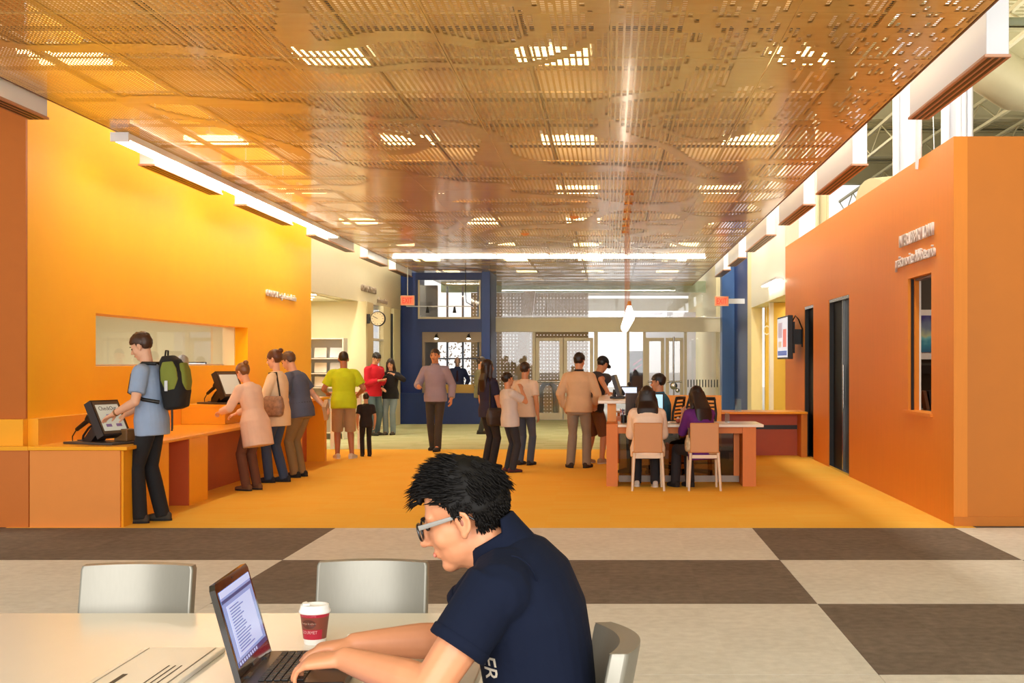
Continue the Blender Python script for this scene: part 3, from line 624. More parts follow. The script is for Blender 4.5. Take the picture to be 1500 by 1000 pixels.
po = thing('poster_stand', 'dark poster stand with magenta stripes behind the narrow entrance glass', 'poster', (xa(932, 36), 36.0, 0))
obj('board', MB().box(-.21, .21, 0, .05, za(578, 36), za(514, 36)), mat('dark_poster', (44, 34, 46), .5, var=.6, vscale=6), po)
obj('post', MB().box(-.03, .03, .01, .04, 0, za(578, 36) - .001), CHAMP, po); obj('base', MB().box(-.2, .2, -.15, .2, 0, .02), CHAMP, po)
for k in range(2): obj('stripe', MB().obox((.03, -.01, za(530 + 8 * k, 36)), (.3, .008, .04), M.Rotation(math.radians(-35), 3, 'Y')), mat('magenta_stripe', (170, 50, 96), .5), po)
bk = thing('bike_rack', 'grey hoop bollard outside the glazed door', 'bollard', (xa(803, 36.5), 36.5, 0))
obj('hoop', MB().tube([(-.2, 0, 0), (-.2, 0, .75), (-.12, 0, .92), (.05, 0, .95), (.17, 0, .85), (.2, 0, .65), (.22, 0, 0)], .07, 10), mat('hoop_grey', (120, 116, 110), .5), bk)
gy = thing('gate_lock', 'steel door lock set on the glazed entrance door', 'lock', (xa(987, 33.5), 33.55, za(565, 33.5)))
obj('pull', MB().cyl((0, 0, -.55), (0, 0, 1.3), .02, n=8), CHROME, gy); obj('rose', MB().ell((0, -.02, 0), (.1, .04, .1)), CHROME, gy); obj('rose', MB().ell((.1, -.02, -.12), (.06, .03, .06)), CHROME, gy)
for k in range(11): obj('safety_mark', MB().box(xa(1007.5 + 4.3 * k, 33.6), xa(1009 + 4.3 * k, 33.6), 33.688, 33.695, za(567, 33.6), za(556, 33.6)), mat('mark_dark', (60, 62, 58), .6), bpy.data.objects['window_10'])

# ------------------------------------------------------------------ right far side
struct('wall_right_navy', MB().box(RX + .02, RX + .2, 29.7, 33.85, 0, 5.2), BLUE, 'navy blue wall near the entrance')
struct('wall_right_blue', MB().box(RX - .30, RX + .018, 33.0, 33.55, 0, 4.3), BLUE2, 'mid blue pier beside the entrance glass')
struct('wall_right_pier', MB().box(RX, RX + .25, 28.9, 29.699, 0, 5.2), CREAM, 'cream pier between navy wall and yellow recess')
struct('wall_right_bulkhead', MB().box(RX, RX + .25, 23.31, 28.899, 2.78, 5.2), mat('cool_white_paint', (222, 220, 204), .55), 'pale bulkhead above the yellow recess')
struct('trim_9', MB().box(RX + .251, 7, 23.31, 28.9, 2.78, 2.84), WARM, 'recess ceiling')
struct('wall_right_yellow', MB().box(RX + .3, 8, 28.7, 28.88, 0, 2.779), YELLOW, 'yellow wall inside the recess')
struct('wall_right_recess', MB().box(4.6, 4.7, 23.35, 28.69, 0, 2.779), YELLOW)
cw = thing('recess_column', 'pale square column in the yellow recess', 'column', (RX + .2, 26.2, 0))
obj('shaft', MB().box(-.12, -.04, 0, .16, 0, 2.77), WHITE, cw); obj('face', MB().box(-.039, .5, .0, .16, 0, 2.77), YELLOW, cw)
sgn = thing('recess_lettering', 'white letters in front of the yellow recess wall', 'sign', (3.5, 27.5, 2.2)); text('letter_line', 'Children', .3, frame_mtx((3.32, 27.5, 2.13), (1, 0, 0), (0, 0, 1)), WHITE, sgn, .015, .62); obj('hanger_wire', MB().cyl((-.1, .0, .2), (-.1, .0, .579), .005, n=5), STEEL_W, sgn)
ls = thing('recess_light', 'short linear light on the pale bulkhead over the yellow recess', 'light', (RX - .1, 24.6, 3.06)); obj('lens', MB().box(-.05, .05, -1.1, 1.1, 0, .012), EMIT, ls); obj('housing', MB().box(-.055, .099, -1.1, 1.1, .013, .06), STEEL_W, ls)
area('recess_glow', (4.1, 26.5, 2.7), (0, 0, 0), .9, 3, 45, (1, .9, .65))
wb = thing('display_frame', 'white low panel frame standing in the yellow recess', 'panel', (RX + .28, 24.6, 0)); obj('frame', MB().box(0, .5, 0, .05, 1.5, 1.72).box(0, .06, 0, .05, 0, 1.499), WHITE, wb)

# ------------------------------------------------------------------ roof, steel and ducts above the loan room
struct('roof_deck', MB().box(-14, 14, -6, 34.5, 7.0, 7.1), DECK, 'ribbed metal roof deck')
rd = bpy.data.objects['roof_deck']
mb = MB()
for k in range(150): mb.box(3.3, 13.9, 8 + .2 * k, 8.09 + .2 * k, 6.94, 6.999)
obj('deck_ribs', mb, DECK, rd)['kind'] = 'stuff'
struct('wall_far_right', MB().box(13.8, 14, -6, 40, 0, 6.99), WARM); struct('wall_far_right_back', MB().box(8.0, 13.8, 39.6, 39.8, 0, 6.99), WHITE)
for k, (yy) in enumerate((13.0, 16.0, 20.5, 25.0, 29.5, 34.0)):
    t = thing('steel_beam', 'cream steel roof beam over the loan room, %s' % ords[k], 'beam', (3.0, yy, 6.3), 0, 'cream roof beams')
    obj('flange', MB().box(0, 10.7, -.14, .14, .56, .6), DECK, t); obj('flange', MB().box(0, 10.7, -.14, .14, 0, .04), DECK, t); obj('web', MB().box(0, 10.7, -.02, .02, .041, .559), DECK, t)
for k in range(7):
    t = thing('truss_brace', 'thin zigzag cream bar joist under the roof deck, %s from the ceiling edge' % ['first', 'second', 'third', 'fourth', 'fifth', 'sixth', 'seventh'][k], 'joist', (4.0 + 1.35 * k, 11, 5.75), 0, 'cream bar joists')
    obj('top_chord', MB().box(-.03, .03, 0, 26, .44, .5), DECK, t); obj('bottom_chord', MB().box(-.03, .03, 0, 26, 0, .05), DECK, t)
    zz = MB()
    for q in range(26): zz.cyl((0, q, .03 if q % 2 else .46), (0, q + 1, .46 if q % 2 else .03), .016, n=5)
    obj('web_bars', zz, DECK, t)
def column(px, Y, w, d, z1, lab, m=STEEL_W):
    x = xa(px, Y); t = thing('steel_column', lab, 'column', (x, Y, 0))
    obj('flange', MB().box(0, .03, 0, d, 3.5605, z1), m, t); obj('flange', MB().box(w - .03, w, 0, d, 3.5605, z1), m, t); obj('web', MB().box(.031, w - .031, d / 2 - .02, d / 2 + .02, 3.5605, z1), m, t)
column(1313, 15.6, .24, .2, 6.99, 'white steel column rising beside the large air diffuser')
column(1386, 12.8, .16, .2, 6.99, 'white steel column rising behind the corner of the loan room')
column(1197, 21.6, .2, .2, 6.99, 'cream steel column behind the second air diffuser', mat('cream_steel', (225, 214, 178), .5))
for k, px in enumerate((1405, 1412, 1421)):
    tag(obj('conduit', MB().tube([(xa(px, 12.6), 12.6, 3.57), (xa(px, 12.6), 12.6, 4.6), (xa(px, 12.6), 12.6, 6.9)], .03, 8), STEEL_W), 'white vertical conduit pipe at the loan room corner', 'pipe', 'conduits at the loan room corner')
tag(obj('conduit', MB().tube([(xa(1420, 12.6), 12.7, 5.0), (xa(1425, 12.6), 12.7, 4.0), (xa(1432, 12.6), 12.8, 3.75), (xa(1470, 12.6), 12.9, 3.72), (xa(1540, 12.6), 13, 3.74)], .022, 8), STEEL_W), 'bent white conduit lying over the loan room', 'pipe')
tag(obj('brace_rod', MB().cyl((xa(1346, 13), 13.0, 4.6), (xa(1356, 13), 13.3, 3.56), .035, n=8), STEEL_W), 'white slanted brace rod beside the white column', 'rod')
tag(obj('cable_coil', MB().tube([(4.95 + .2 * math.cos(a), 12.5 + .05 * math.sin(a * 2), 5.02 + .17 * math.sin(a)) for a in [math.pi * i / 8 for i in range(25)]], .02, 6), STEEL_W), 'coiled white cable hanging above the loan room', 'cable')
def duct(a, b_, r, lab):
    t = thing('round_duct', lab, 'duct', (0, 0, 0)); a, b_ = V(a), V(b_); obj('pipe', MB().cyl(a, b_, r, n=24), PIPE, t); d = (b_ - a).normalized(); n_ = int((b_ - a).length / 1.2)
    for k in range(1, n_ + 1): p = a + d * 1.2 * k; obj('seam_ring', MB().cyl(p - d * .025, p + d * .025, r + .012, n=24), PIPE, t)
dd = thing('round_duct', 'large round galvanised duct with elbow above the loan room', 'duct', (0, 0, 0))
obj('pipe', MB().tube([(11, 16.5, 4.9), (5.6, 15.7, 4.9), (4.95, 15.6, 4.95), (4.6, 15.55, 5.15), (4.42, 15.5, 5.5), (4.42, 15.5, 6.99)], .32, 20), PIPE, dd)
for k in range(5): obj('seam_ring', MB().cyl((5.9 + 1.1 * k, 15.745 + .163 * k, 4.9), (5.94 + 1.1 * k, 15.751 + .163 * k, 4.9), .335, n=20), PIPE, dd)
duct((4.0, 19.2, 3.9), (8.0, 21.5, 4.6), .42, 'sloping round duct lying over the loan room roof')
duct((4.2, 24, 5.35), (4.2, 34, 5.35), .3, 'round duct running towards the entrance under the roof')
for yy in (25.5, 29, 32.5): obj('hanger_strap', MB().box(4.19, 4.21, yy, yy + .03, 5.65, 6.99), PIPE, bpy.data.objects['round_duct.002'])
tag(obj('sprinkler_pipe', MB().cyl((3.3, 15, 5.55), (13, 15, 5.6), .05, n=8), mat('green_pipe', (130, 136, 110), .5)), 'greenish sprinkler pipe under the roof deck', 'pipe')
for k, (x, y) in enumerate(((3.9, 15.2), (5.2, 14.0), (5.9, 13.6))): tag(obj('hanger_wire', MB().cyl((x, y, 3.57), (x - .1, y, 6.98), .006, n=5), STEEL_W), 'thin hanger wire from the roof deck', 'wire', 'hanger wires over the loan room')
# ------------------------------------------------------------------ foreground table, chairs and things on it
TABLE = mat('cream_table_laminate', (238, 228, 212), .22, var=.02)
ALU = mat('brushed_aluminium', (138, 134, 122), .38, metal=.45, var=.05, vscale=4, stretch=(30, 30, 1))
tb = thing('reading_table', 'large cream reading table in front of the student', 'table', (-1.9, 3.0, 0))
obj('tabletop', MB().cbox(-1.2, 1.565, -.75, 1.01, .708, .74, .004), TABLE, tb)
obj('apron', MB().box(-1.05, 1.40, -.6, -.57, .62, .7075).box(-1.05, 1.40, .85, .88, .62, .7075), STEEL_W, tb)
for a in (-1.1, 1.42):
    for b_ in (-.66, .86): obj('leg', MB().box(a, a + .06, b_, b_ + .06, 0, .7075), STEEL_W, tb)

def alu_chair(label, loc, rz):
    """brushed aluminium chair, front towards +y, curved backrest at y<0"""
    t = thing('reading_chair', label, 'chair', loc, rz, 'brushed aluminium chairs at the reading table')
    n = 22; hw = .185
    mb = MB(); pts = []
    def sec(z, off):      # plan arc at height z, closed outline front/back
        fr, bk = [], []
        for i in range(n + 1):
            u = -1 + 2 * i / n; x = hw * u; dep = -.045 * (1 - u * u)
            fr.append(V((x, -.20 + dep + off, z))); bk.append(V((x * 1.02, -.245 + dep * 1.15 + off, z)))
        return fr + bk[::-1]
    secs = [sec(.47, .06), sec(.6, .035), sec(.72, .012), sec(.845, -.012)]
    top = sec(.857, -.014); c = sum(top, V()) / len(top); secs.append([c + (p - c) * .975 for p in top])
    mb.rings(secs, smooth=True)
    bo_ = obj('backrest', mb, ALU, t); bo_.data.set_sharp_from_angle(angle=math.radians(40))
    bv = bo_.modifiers.new('b', 'BEVEL'); bv.width = .008; bv.segments = 2; bv.limit_method = 'ANGLE'; bv.angle_limit = math.radians(40)
    obj('seat', MB().cbox(-.2, .2, -.17, .23, .435, .462, .01), ALU, t)
    for sx in (-1, 1):
        obj('leg', MB().rings([MB().ring(V((sx * .175, .20, .434)), V((.016, 0, 0)), V((0, .016, 0)), 8), MB().ring(V((sx * .19, .235, 0)), V((.012, 0, 0)), V((0, .012, 0)), 8)]), ALU, t)
        obj('leg', MB().rings([MB().ring(V((sx * .165, -.165, .50)), V((.018, 0, 0)), V((0, .018, 0)), 8), MB().ring(V((sx * .185, -.25, 0)), V((.012, 0, 0)), V((0, .012, 0)), 8)]), ALU, t)
        obj('side_rail', MB().cyl((sx * .178, -.17, .2), (sx * .184, .215, .2), .009, n=8), ALU, t)
    return t
alu_chair('aluminium chair across the table, behind the white slotted tray', (-1.565, 3.985, 0), math.pi)
alu_chair('aluminium chair across the table, behind the coffee cup', (-.80, 4.06, 0), math.pi)
alu_chair('aluminium chair the student in navy sits on', (-.235, 3.09, 0), math.radians(90 + 6))

# laptop
def laptop():
    t = thing('laptop', 'black open laptop the student types on', 'laptop', (-.89, 3.195, .7405)); t.rotation_euler = (0, 0, math.radians(3.5))
    GLOSS = mat('laptop_gloss_black', (24, 17, 15), .12, coat=.4); KEYB = mat('laptop_deck', (46, 42, 40), .32, metal=.3)
    W, D = .35, .245
    b_ = obj('base', MB().cbox(0, D, -W / 2, W / 2, 0, .026, .005), KEYB, t)
    km = MB().cbox(-.0078, .0078, -.0078, .0078, 0, .003, .0012).mesh('key'); km.materials.append(mat('key_black', (26, 24, 24), .45))
    for r in range(6):
        for c in range(16):
            o = obj('key', km, None, b_); o.location = (.045 + .0185 * r, -.145 + .0193 * c, .0262)
    obj('touchpad', MB().box(.165, .225, -.05, .04, .0262, .0268), KEYB, b_)
    a = math.radians(103.5 + 2)      # lid leaning back
    ax = V((math.cos(a), 0, math.sin(a))); nrm = V((math.sin(a), 0, -math.cos(a)))
    def pl(u, v, d): return V((.004, 0, .024)) + V((0, u, 0)) + ax * v + nrm * d
    H = .245
    lid = MB(); vs_ = [pl(u, v, d) for d in (-.014, 0) for (u, v) in ((-W / 2, 0), (W / 2, 0), (W / 2, H - .012), (W / 2 - .012, H), (-W / 2 + .012, H), (-W / 2, H - .012))]
    lid.add(vs_, [(5, 4, 3, 2, 1, 0), (6, 7, 8, 9, 10, 11)] + [(i, (i + 1) % 6, 6 + (i + 1) % 6, 6 + i) for i in range(6)])
    l_ = obj('lid', lid, GLOSS, t)
    def quad(u0, u1, v0, v1, d): return MB().prism([pl(u0, v0, d), pl(u1, v0, d), pl(u1, v1, d), pl(u0, v1, d)], nrm * .0006)
    s = obj('screen', quad(-W / 2 + .018, W / 2 - .018, .036, H - .022, .0004), mat('laptop_screen', (120, 140, 190), .12, emit=(128, 146, 200), estr=.62), l_)
    wht = mat('laptop_page', (170, 180, 216), .3, emit=(166, 178, 220), estr=.7); blu = mat('laptop_bar', (40, 60, 110), .3, emit=(44, 60, 112), estr=.6); tx = mat('laptop_text', (84, 104, 158), .3, emit=(84, 104, 158), estr=.5)
    u0, u1 = -W / 2 + .018, W / 2 - .018
    obj('screen_image', quad(u0, u1, .206, .222, .0011), wht, l_); obj('screen_image', quad(u0, u1, .192, .2, .0011), blu, l_); obj('screen_image', quad(u0, u1, .036, .048, .0011), mat('laptop_taskbar', (52, 44, 100), .3, emit=(52, 44, 100), estr=.6), l_)
    obj('screen_image', quad(u0 + .03, u1 - .03, .055, .182, .0009), wht, l_)
    for k in range(16): obj('text_line', quad(u0 + .05, u0 + .14 + .06 * random.random(), .172 - .0072 * k, .1745 - .0072 * k, .0017), tx, l_)
    for k in range(9): obj('taskbar_icon', quad(u0 + .01 + .022 * k, u0 + .02 + .022 * k, .039, .046, .0019), wht, l_)
    obj('camera_dot', quad(-.004, .004, H - .012, H - .008, .0004), KEYB, l_); obj('logo', quad(-.03, .03, .012, .02, .0004), mat('logo_grey', (110, 104, 100), .3, metal=.6), l_)
    obj('hinge', MB().cyl((.004, -.12, .024), (.004, -.08, .024), .008, n=8), KEYB, t); obj('hinge', MB().cyl((.004, .08, .024), (.004, .12, .024), .008, n=8), KEYB, t)
laptop()

# paper cup
cp = thing('coffee_cup', 'red and brown paper coffee cup with white lid beside the laptop', 'cup', (-.83, 3.575, .7405))
def lathe(prof, n=32): return MB().rings([MB().ring(V((0, 0, z)), V((r, 0, 0)), V((0, r, 0)), n) for r, z in prof])
obj('cup_body', lathe([(.029, 0), (.030, .004), (.0405, .09)]), mat('cup_white', (240, 232, 225), .5), cp)
def cup_r(z): return .030 + (z - .004) * (.0105 / .086) + .0004
def sleeve(z0, z1, rgb, nm, a0=0, a1=2 * math.pi, off=0.):
    n = 32; vs_, fs = [], []
    for i in range(n + 1):
        a = a0 + (a1 - a0) * i / n
        for z in (z0, z1): r = cup_r(z) + off; vs_.append((r * math.cos(a), r * math.sin(a), z))
    for i in range(n): fs.append((2 * i, 2 * i + 2, 2 * i + 3, 2 * i + 1))
    m_ = MB().add(vs_, fs, True); return obj('printed_band', m_, mat(nm, rgb, .45), cp)
sleeve(.016, .078, (128, 62, 44), 'cup_brown'); sleeve(.078, .088, (178, 26, 52), 'cup_red', off=.0003); sleeve(.016, .044, (176, 24, 52), 'cup_red', math.radians(215), math.radians(318), .0004)
def cup_pt(a, z, off): r = cup_r(z) + off; return V((r * math.cos(a), r * math.sin(a), z))
am = math.radians(255)
ov = MB(); ring_ = [cup_pt(am + .55 * math.cos(t), .060 + .013 * math.sin(t), .0008) for t in [2 * math.pi * i / 20 for i in range(20)]]; ov.add([cup_pt(am, .060, .0008)] + ring_, [(0, 1 + i, 1 + (i + 1) % 20) for i in range(20)]); obj('emblem', ov, mat('emblem_brown', (92, 44, 32), .5), cp)
def cup_text(body, size, z, nm, rgb, sx=.8):
    me_o = text(nm, body, size, M.Identity(4), mat(nm + '_ink', rgb, .5), cp, .0001, sx, 'CENTER')
    me_o.data.transform(M.Translation(V(cp.location)))
    for v in me_o.data.vertices: v.co = cup_pt(am + v.co.x / .035, z + v.co.y, .0012)
cup_text('GOURMET', .0125, .0325, 'print_white', (240, 220, 214)); cup_text('Farmer Brothers', .0075, .0595, 'print_cream', (226, 200, 180)); cup_text('SPECIALTY COFFEE', .006, .081, 'print_pink', (230, 150, 160))
obj('lid', lathe([(.0425, .087), (.044, .09), (.044, .094), (.0415, .097), (.0405, .101), (.0385, .110), (.034, .110), (.031, .105), (.0, .104)]), mat('lid_white', (246, 244, 242), .35), cp)
obj('sip_rim', MB().prism([(.034 * math.cos(a) * 1.02, .034 * math.sin(a), .108) for a in [math.radians(180 + 6 * i) for i in range(-6, 7)]] + [(-.012, -.012, .108)], (0, 0, .006)), MATS['lid_white'], cp)

# papers and tray on the table
ty = thing('slotted_tray', 'flat cream tray with dark slots lying on the table', 'tray', (-1.16, 3.09, .7405))
obj('plate', MB().cbox(-.11, .11, -.38, .38, 0, .012, .003), mat('tray_cream', (232, 224, 208), .3), ty); obj('lip', MB().box(.085, .088, -.37, .37, .0122, .0135).box(-.095, -.093, -.37, .37, .0122, .0132), mat('tray_line', (150, 140, 124), .5), ty)
obj('slot', MB().box(-.055, -.043, -.33, .08, .0122, .013), mat('slot_dark', (84, 72, 58), .6), ty)
for k in range(3): obj('slot', MB().box(.028 + .016 * k, .031 + .016 * k, -.3, .17, .0122, .013), MATS['slot_dark'], ty)
tag(obj('paper_sheet', MB().obox((-.62, 3.60, .7415), (.26, .20, .002), M.Rotation(math.radians(6), 3, 'Z')), mat('paper_white', (246, 244, 240), .6)), 'white paper sheet on the table behind the far forearm', 'paper')
lf = thing('leaflet', 'white leaflet with pink print under the student\'s elbow', 'paper', (-.40, 3.02, .7405)); obj('sheet', MB().box(-.06, .06, -.10, .10, 0, .002), MATS['paper_white'], lf); obj('pink_print', MB().box(-.05, .0, -.03, .04, .0021, .0026), mat('pink_ink', (226, 96, 130), .5), lf)
tag(obj('blue_notebook', MB().cbox(-.66, -.56, 2.78, 2.99, .7405, .752, .003), mat('blue_cover', (44, 72, 200), .4)), 'small blue notebook at the front edge of the laptop', 'notebook')

# ------------------------------------------------------------------ checkout kiosks
def kiosk(x, y, z, rz, label, sc_lab):
    t = thing('checkout_terminal', label, 'terminal', (x, y, z), rz)
    HOUS = mat('terminal_brown_black', (40, 30, 26), .4)
    obj('base_plate', MB().cbox(-.30, .30, -.2, .22, 0, .022, .006), mat('terminal_grey', (70, 60, 52), .45), t)
    obj('pedestal', MB().prism([(-.17, -.09, .022), (-.06, -.09, .022), (.10, -.09, .19), (.02, -.09, .25)], (0, .18, 0)), HOUS, t)
    a = math.radians(63); R = M.Rotation(-(math.pi / 2 - a), 3, 'Y')      # screen faces +x and up
    h = MB().obox((.06, 0, .235), (.085, .36, .37), R); hd = obj('screen_housing', h, HOUS, t)
    n = R @ V((1, 0, 0)); up = R @ V((0, 0, 1)); c = V((.06, 0, .235)) + n * .0435
    def q(y0, y1, v0, v1, d): return MB().prism([c + V((0, y0, 0)) + up * v0 + n * d, c + V((0, y1, 0)) + up * v0 + n * d, c + V((0, y1, 0)) + up * v1 + n * d, c + V((0, y0, 0)) + up * v1 + n * d], n * .002)
    obj('bezel', q(-.165, .165, -.17, .17, 0), mat('terminal_bezel', (96, 76, 56), .4), hd)
    obj('screen', q(-.145, .145, -.14, .135, .002), mat('terminal_screen', (190, 188, 172), .25, emit=(190, 190, 172), estr=.4), hd)
    if sc_lab:
        m_ = frame_mtx(V((0, 0, 0)) + c + n * .0045 + V((0, -.12, 0)) + up * .075, (0, 1, 0), up)
        tx = text('screen_text', 'CheckOut', .06, m_, mat('screen_ink', (70, 62, 60), .5), None, .0005, .9); tx.parent = hd
        obj('screen_button', q(-.05, .05, .0, .03, .0042), mat('screen_violet', (150, 120, 170), .4), hd)
        obj('screen_button', q(-.10, -.03, -.10, -.07, .0042), MATS['screen_violet'], hd); obj('screen_button', q(.03, .10, -.10, -.07, .0042), MATS['screen_violet'], hd)
    obj('receipt_printer', MB().cbox(.08, .24, .06, .20, .023, .14, .01), mat('printer_brown', (120, 84, 46), .5), t)
    s = thing('barcode_scanner', 'black barcode scanner on a bent stand beside the %s' % ('touched checkout terminal' if sc_lab else 'second checkout terminal'), 'scanner', (x, y, z), rz)
    obj('stand', MB().tube([(-.27, .02, .024), (-.26, .02, .07), (-.2, .02, .14), (-.13, .02, .19)], .011, 8), BLACK, s)
    obj('grip', MB().capsule((-.34, .02, .13), .02, (-.20, .02, .22), .024), BLACK, s); obj('head', MB().obox((-.15, .02, .225), (.11, .075, .055), M.Rotation(math.radians(30), 3, 'Y')), BLACK, s)
    obj('cable', MB().tube([(-.35, .02, .125), (-.40, .02, .06), (-.41, .03, .01), (-.35, .05, .006)], .006, 6), BLACK, s)
    obj('foot', MB().cyl((-.27, .02, .0225), (-.27, .02, .03), .05, n=14), BLACK, s)
kiosk(-4.89, 12.25, .7505, math.radians(-22), 'dark touchscreen checkout terminal the backpack man touches', True)
kiosk(-4.95, 16.35, 1.0005, math.radians(-30), 'dark touchscreen checkout terminal on the raised counter', False)
kb = thing('small_device', 'small dark card reader on the high counter end', 'device', (-4.75, 19.3, 1.0005)); obj('body', MB().cbox(-.05, .05, -.08, .08, 0, .03, .008), BLACK, kb); obj('card_slot', MB().box(-.03, .03, -.06, -.05, .0301, .034), CHROME, kb)

# ------------------------------------------------------------------ reception desk
DESKW = mat('desk_orange_wood', (214, 118, 18), .5, var=.06, stretch=(6, 6, .6)); TOPW = mat('desk_white_top', (236, 224, 206), .25)
ds = thing('reception_desk', 'orange reception desk with white top and smoked glass front', 'desk', (0, 15.7, 0))
obj('desktop', MB().cbox(.101, 1.90, -.06, .82, .735, .768, .005), TOPW, ds); obj('side_panel', MB().box(-.04, .10, 0, .75, 0, .768), DESKW, ds); obj('side_panel', MB().box(1.645, 1.81, 0, .75, 0, .7345), DESKW, ds)
obj('apron', MB().box(.101, 1.6445, .02, .06, .655, .7345), DESKW, ds); obj('glass_front', MB().box(.115, 1.63, .30, .315, .11, .654), GLASS_D, ds)
obj('bottom_rail', MB().box(.115, 1.63, .285, .33, 0.03, .109), mat('grey_rail', (128, 112, 98), .4, metal=.5), ds); obj('post', MB().box(1.56, 1.63, .25, .33, .11, .654), DESKW, ds)
hcn = thing('reception_counter', 'tall white topped standing counter at the side of the reception desk', 'counter', (0, 16.5, 0))
obj('countertop', MB().cbox(-.15, .22, -.25, 2.6, 1.005, 1.045, .006), TOPW, hcn); obj('support', MB().box(-.03, .085, -.04, .10, .0, 1.004), mat('light_orange_wood', (236, 156, 70), .5, var=.05), hcn)
obj('support', MB().box(-.03, .085, 2.3, 2.45, 0, 1.004), MATS['light_orange_wood'], hcn); obj('under_shelf', MB().box(-.02, .2, .105, 2.295, .72, .74), DESKW, hcn)
pt = thing('desk_partition', 'orange partition panel behind the reception desk', 'partition', (0, 19.3, 0)); obj('panel', MB().cbox(.85, 1.70, 0, .05, .0, 1.035, .006), ORANGE_TOP, pt); obj('foot', MB().box(.9, 1.65, -.12, .17, 0, .02), BLACK, pt)
rc = thing('return_counter', 'low orange return counter against the loan wall with dark slot', 'counter', (0, 20.6, 0))
obj('countertop', MB().cbox(1.75, 3.2, -.1, .75, .70, .735, .005), ORANGE_TOP, rc); obj('front_panel', MB().box(1.8, 3.10, .38, .42, 0, .43).box(1.8, 3.10, .38, .42, .50, .699), RUST_SHADE, rc)
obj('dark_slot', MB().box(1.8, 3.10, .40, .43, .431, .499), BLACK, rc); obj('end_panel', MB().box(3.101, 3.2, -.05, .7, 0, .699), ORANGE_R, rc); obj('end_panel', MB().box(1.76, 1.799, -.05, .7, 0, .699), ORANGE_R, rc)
st = thing('leaflet_holder', 'small clear leaflet holder on the return counter', 'holder', (2.1, 20.75, .7355)); obj('plate', MB().obox((0, 0, .1), (.1, .006, .2), M.Rotation(math.radians(-12), 3, 'X')), glass_mat('acrylic', (.8, .85, .85), .3), st); obj('foot', MB().box(-.05, .05, -.04, .04, 0, .006), MATS['acrylic'], st)
s2 = thing('leaflet_holder', 'small clear leaflet holder on the reception desk top', 'holder', (1.5, 16.2, .7685)); obj('plate', MB().obox((0, 0, .06), (.06, .006, .12), M.Rotation(math.radians(-12), 3, 'X')), MATS['acrylic'], s2); obj('foot', MB().box(-.03, .03, -.03, .03, 0, .006), MATS['acrylic'], s2)
bx = thing('storage_box', 'brown cardboard box with white label under the desk', 'box', (1.66, 16.75, 0)); obj('body', MB().box(-.2, .2, -.15, .2, 0, .42), mat('cardboard', (120, 92, 62), .8), bx); obj('label', MB().box(-.1, .1, -.155, -.1505, .25, .36), WHITE, bx)

def side_chair(label, x, y, rz):
    t = thing('side_chair', label, 'chair', (x, y, 0), rz, 'beige and white chairs at the reception desk')
    BEI = mat('beige_chair_back', (198, 138, 80), .5, var=.03); PALE = mat('pale_chair_frame', (222, 200, 172), .4)
    obj('backrest', MB().cbox(-.172, .172, -.02, .02, .452, .81, .012), BEI, t); obj('seat', MB().cbox(-.19, .19, .03, .44, .425, .465, .012), BEI, t); obj('seat_rail', MB().box(-.15, .15, -.01, .02, .385, .425), PALE, t)
    for sx in (-1, 1):
        obj('leg', MB().rings([MB().ring(V((sx * .165, .0, .45)), V((.018, 0, 0)), V((0, .018, 0)), 8), MB().ring(V((sx * .19, -.06, 0)), V((.015, 0, 0)), V((0, .015, 0)), 8)]), PALE, t)
        obj('leg', MB().rings([MB().ring(V((sx * .17, .40, .424)), V((.018, 0, 0)), V((0, .018, 0)), 8), MB().ring(V((sx * .18, .42, 0)), V((.015, 0, 0)), V((0, .015, 0)), 8)]), PALE, t)
side_chair('beige backed chair the woman in the white top sits on', .46, 15.2, 0)
side_chair('beige backed chair the woman in purple sits on', 1.135, 15.2, 0)

def office_chair(label, x, y, rz):
    t = thing('office_chair', label, 'chair', (x, y, 0), rz, 'black mesh office chairs behind the desk'); MESH = mat('black_mesh', (34, 26, 22), .6)
    out = [(-.22, -.24, .58), (.22, -.24, .58), (.23, -.26, .85), (.19, -.30, 1.05), (-.19, -.30, 1.05), (-.23, -.26, .85)]
    obj('back_frame', MB().tube(out + [out[0]], .018, 8), BLACK, t)
    for k in range(9):
        z = .62 + .05 * k; obj('back_slat', MB().box(-.205, .205, -.27 - .005 * k, -.255 - .005 * k, z, z + .022), MESH, t)
    obj('seat', MB().cbox(-.24, .24, -.22, .25, .45, .52, .025), MESH, t); obj('back_support', MB().tube([(0, 0, .44), (0, -.26, .46), (0, -.30, .7)], .025, 8), BLACK, t); obj('gas_stem', MB().cyl((0, 0, .09), (0, 0, .45), .025), BLACK, t)
    for k in range(5):
        a = 2 * math.pi * k / 5 + .3; d = V((math.cos(a), math.sin(a), 0)); obj('base_arm', MB().chain([V((0, 0, .10)), d * .29 + V((0, 0, .075))], [.025, .018]), BLACK, t)
        obj('caster', MB().cyl(d * .29 + V((-.012, 0, .03)), d * .29 + V((.012, 0, .03)), .03, n=12), BLACK, t)
    for sx in (-1, 1): obj('armrest', MB().tube([(sx * .24, -.05, .5), (sx * .28, -.05, .68), (sx * .28, .12, .7)], .015, 6).cbox(sx * .28 - .035, sx * .28 + .035, -.12, .16, .70, .725, .008), BLACK, t)
office_chair('black mesh office chair the staff man in teal sits on', .70, 17.65, math.radians(70))
office_chair('empty black mesh office chair beside the woman in purple', 1.10, 16.95, math.radians(150))

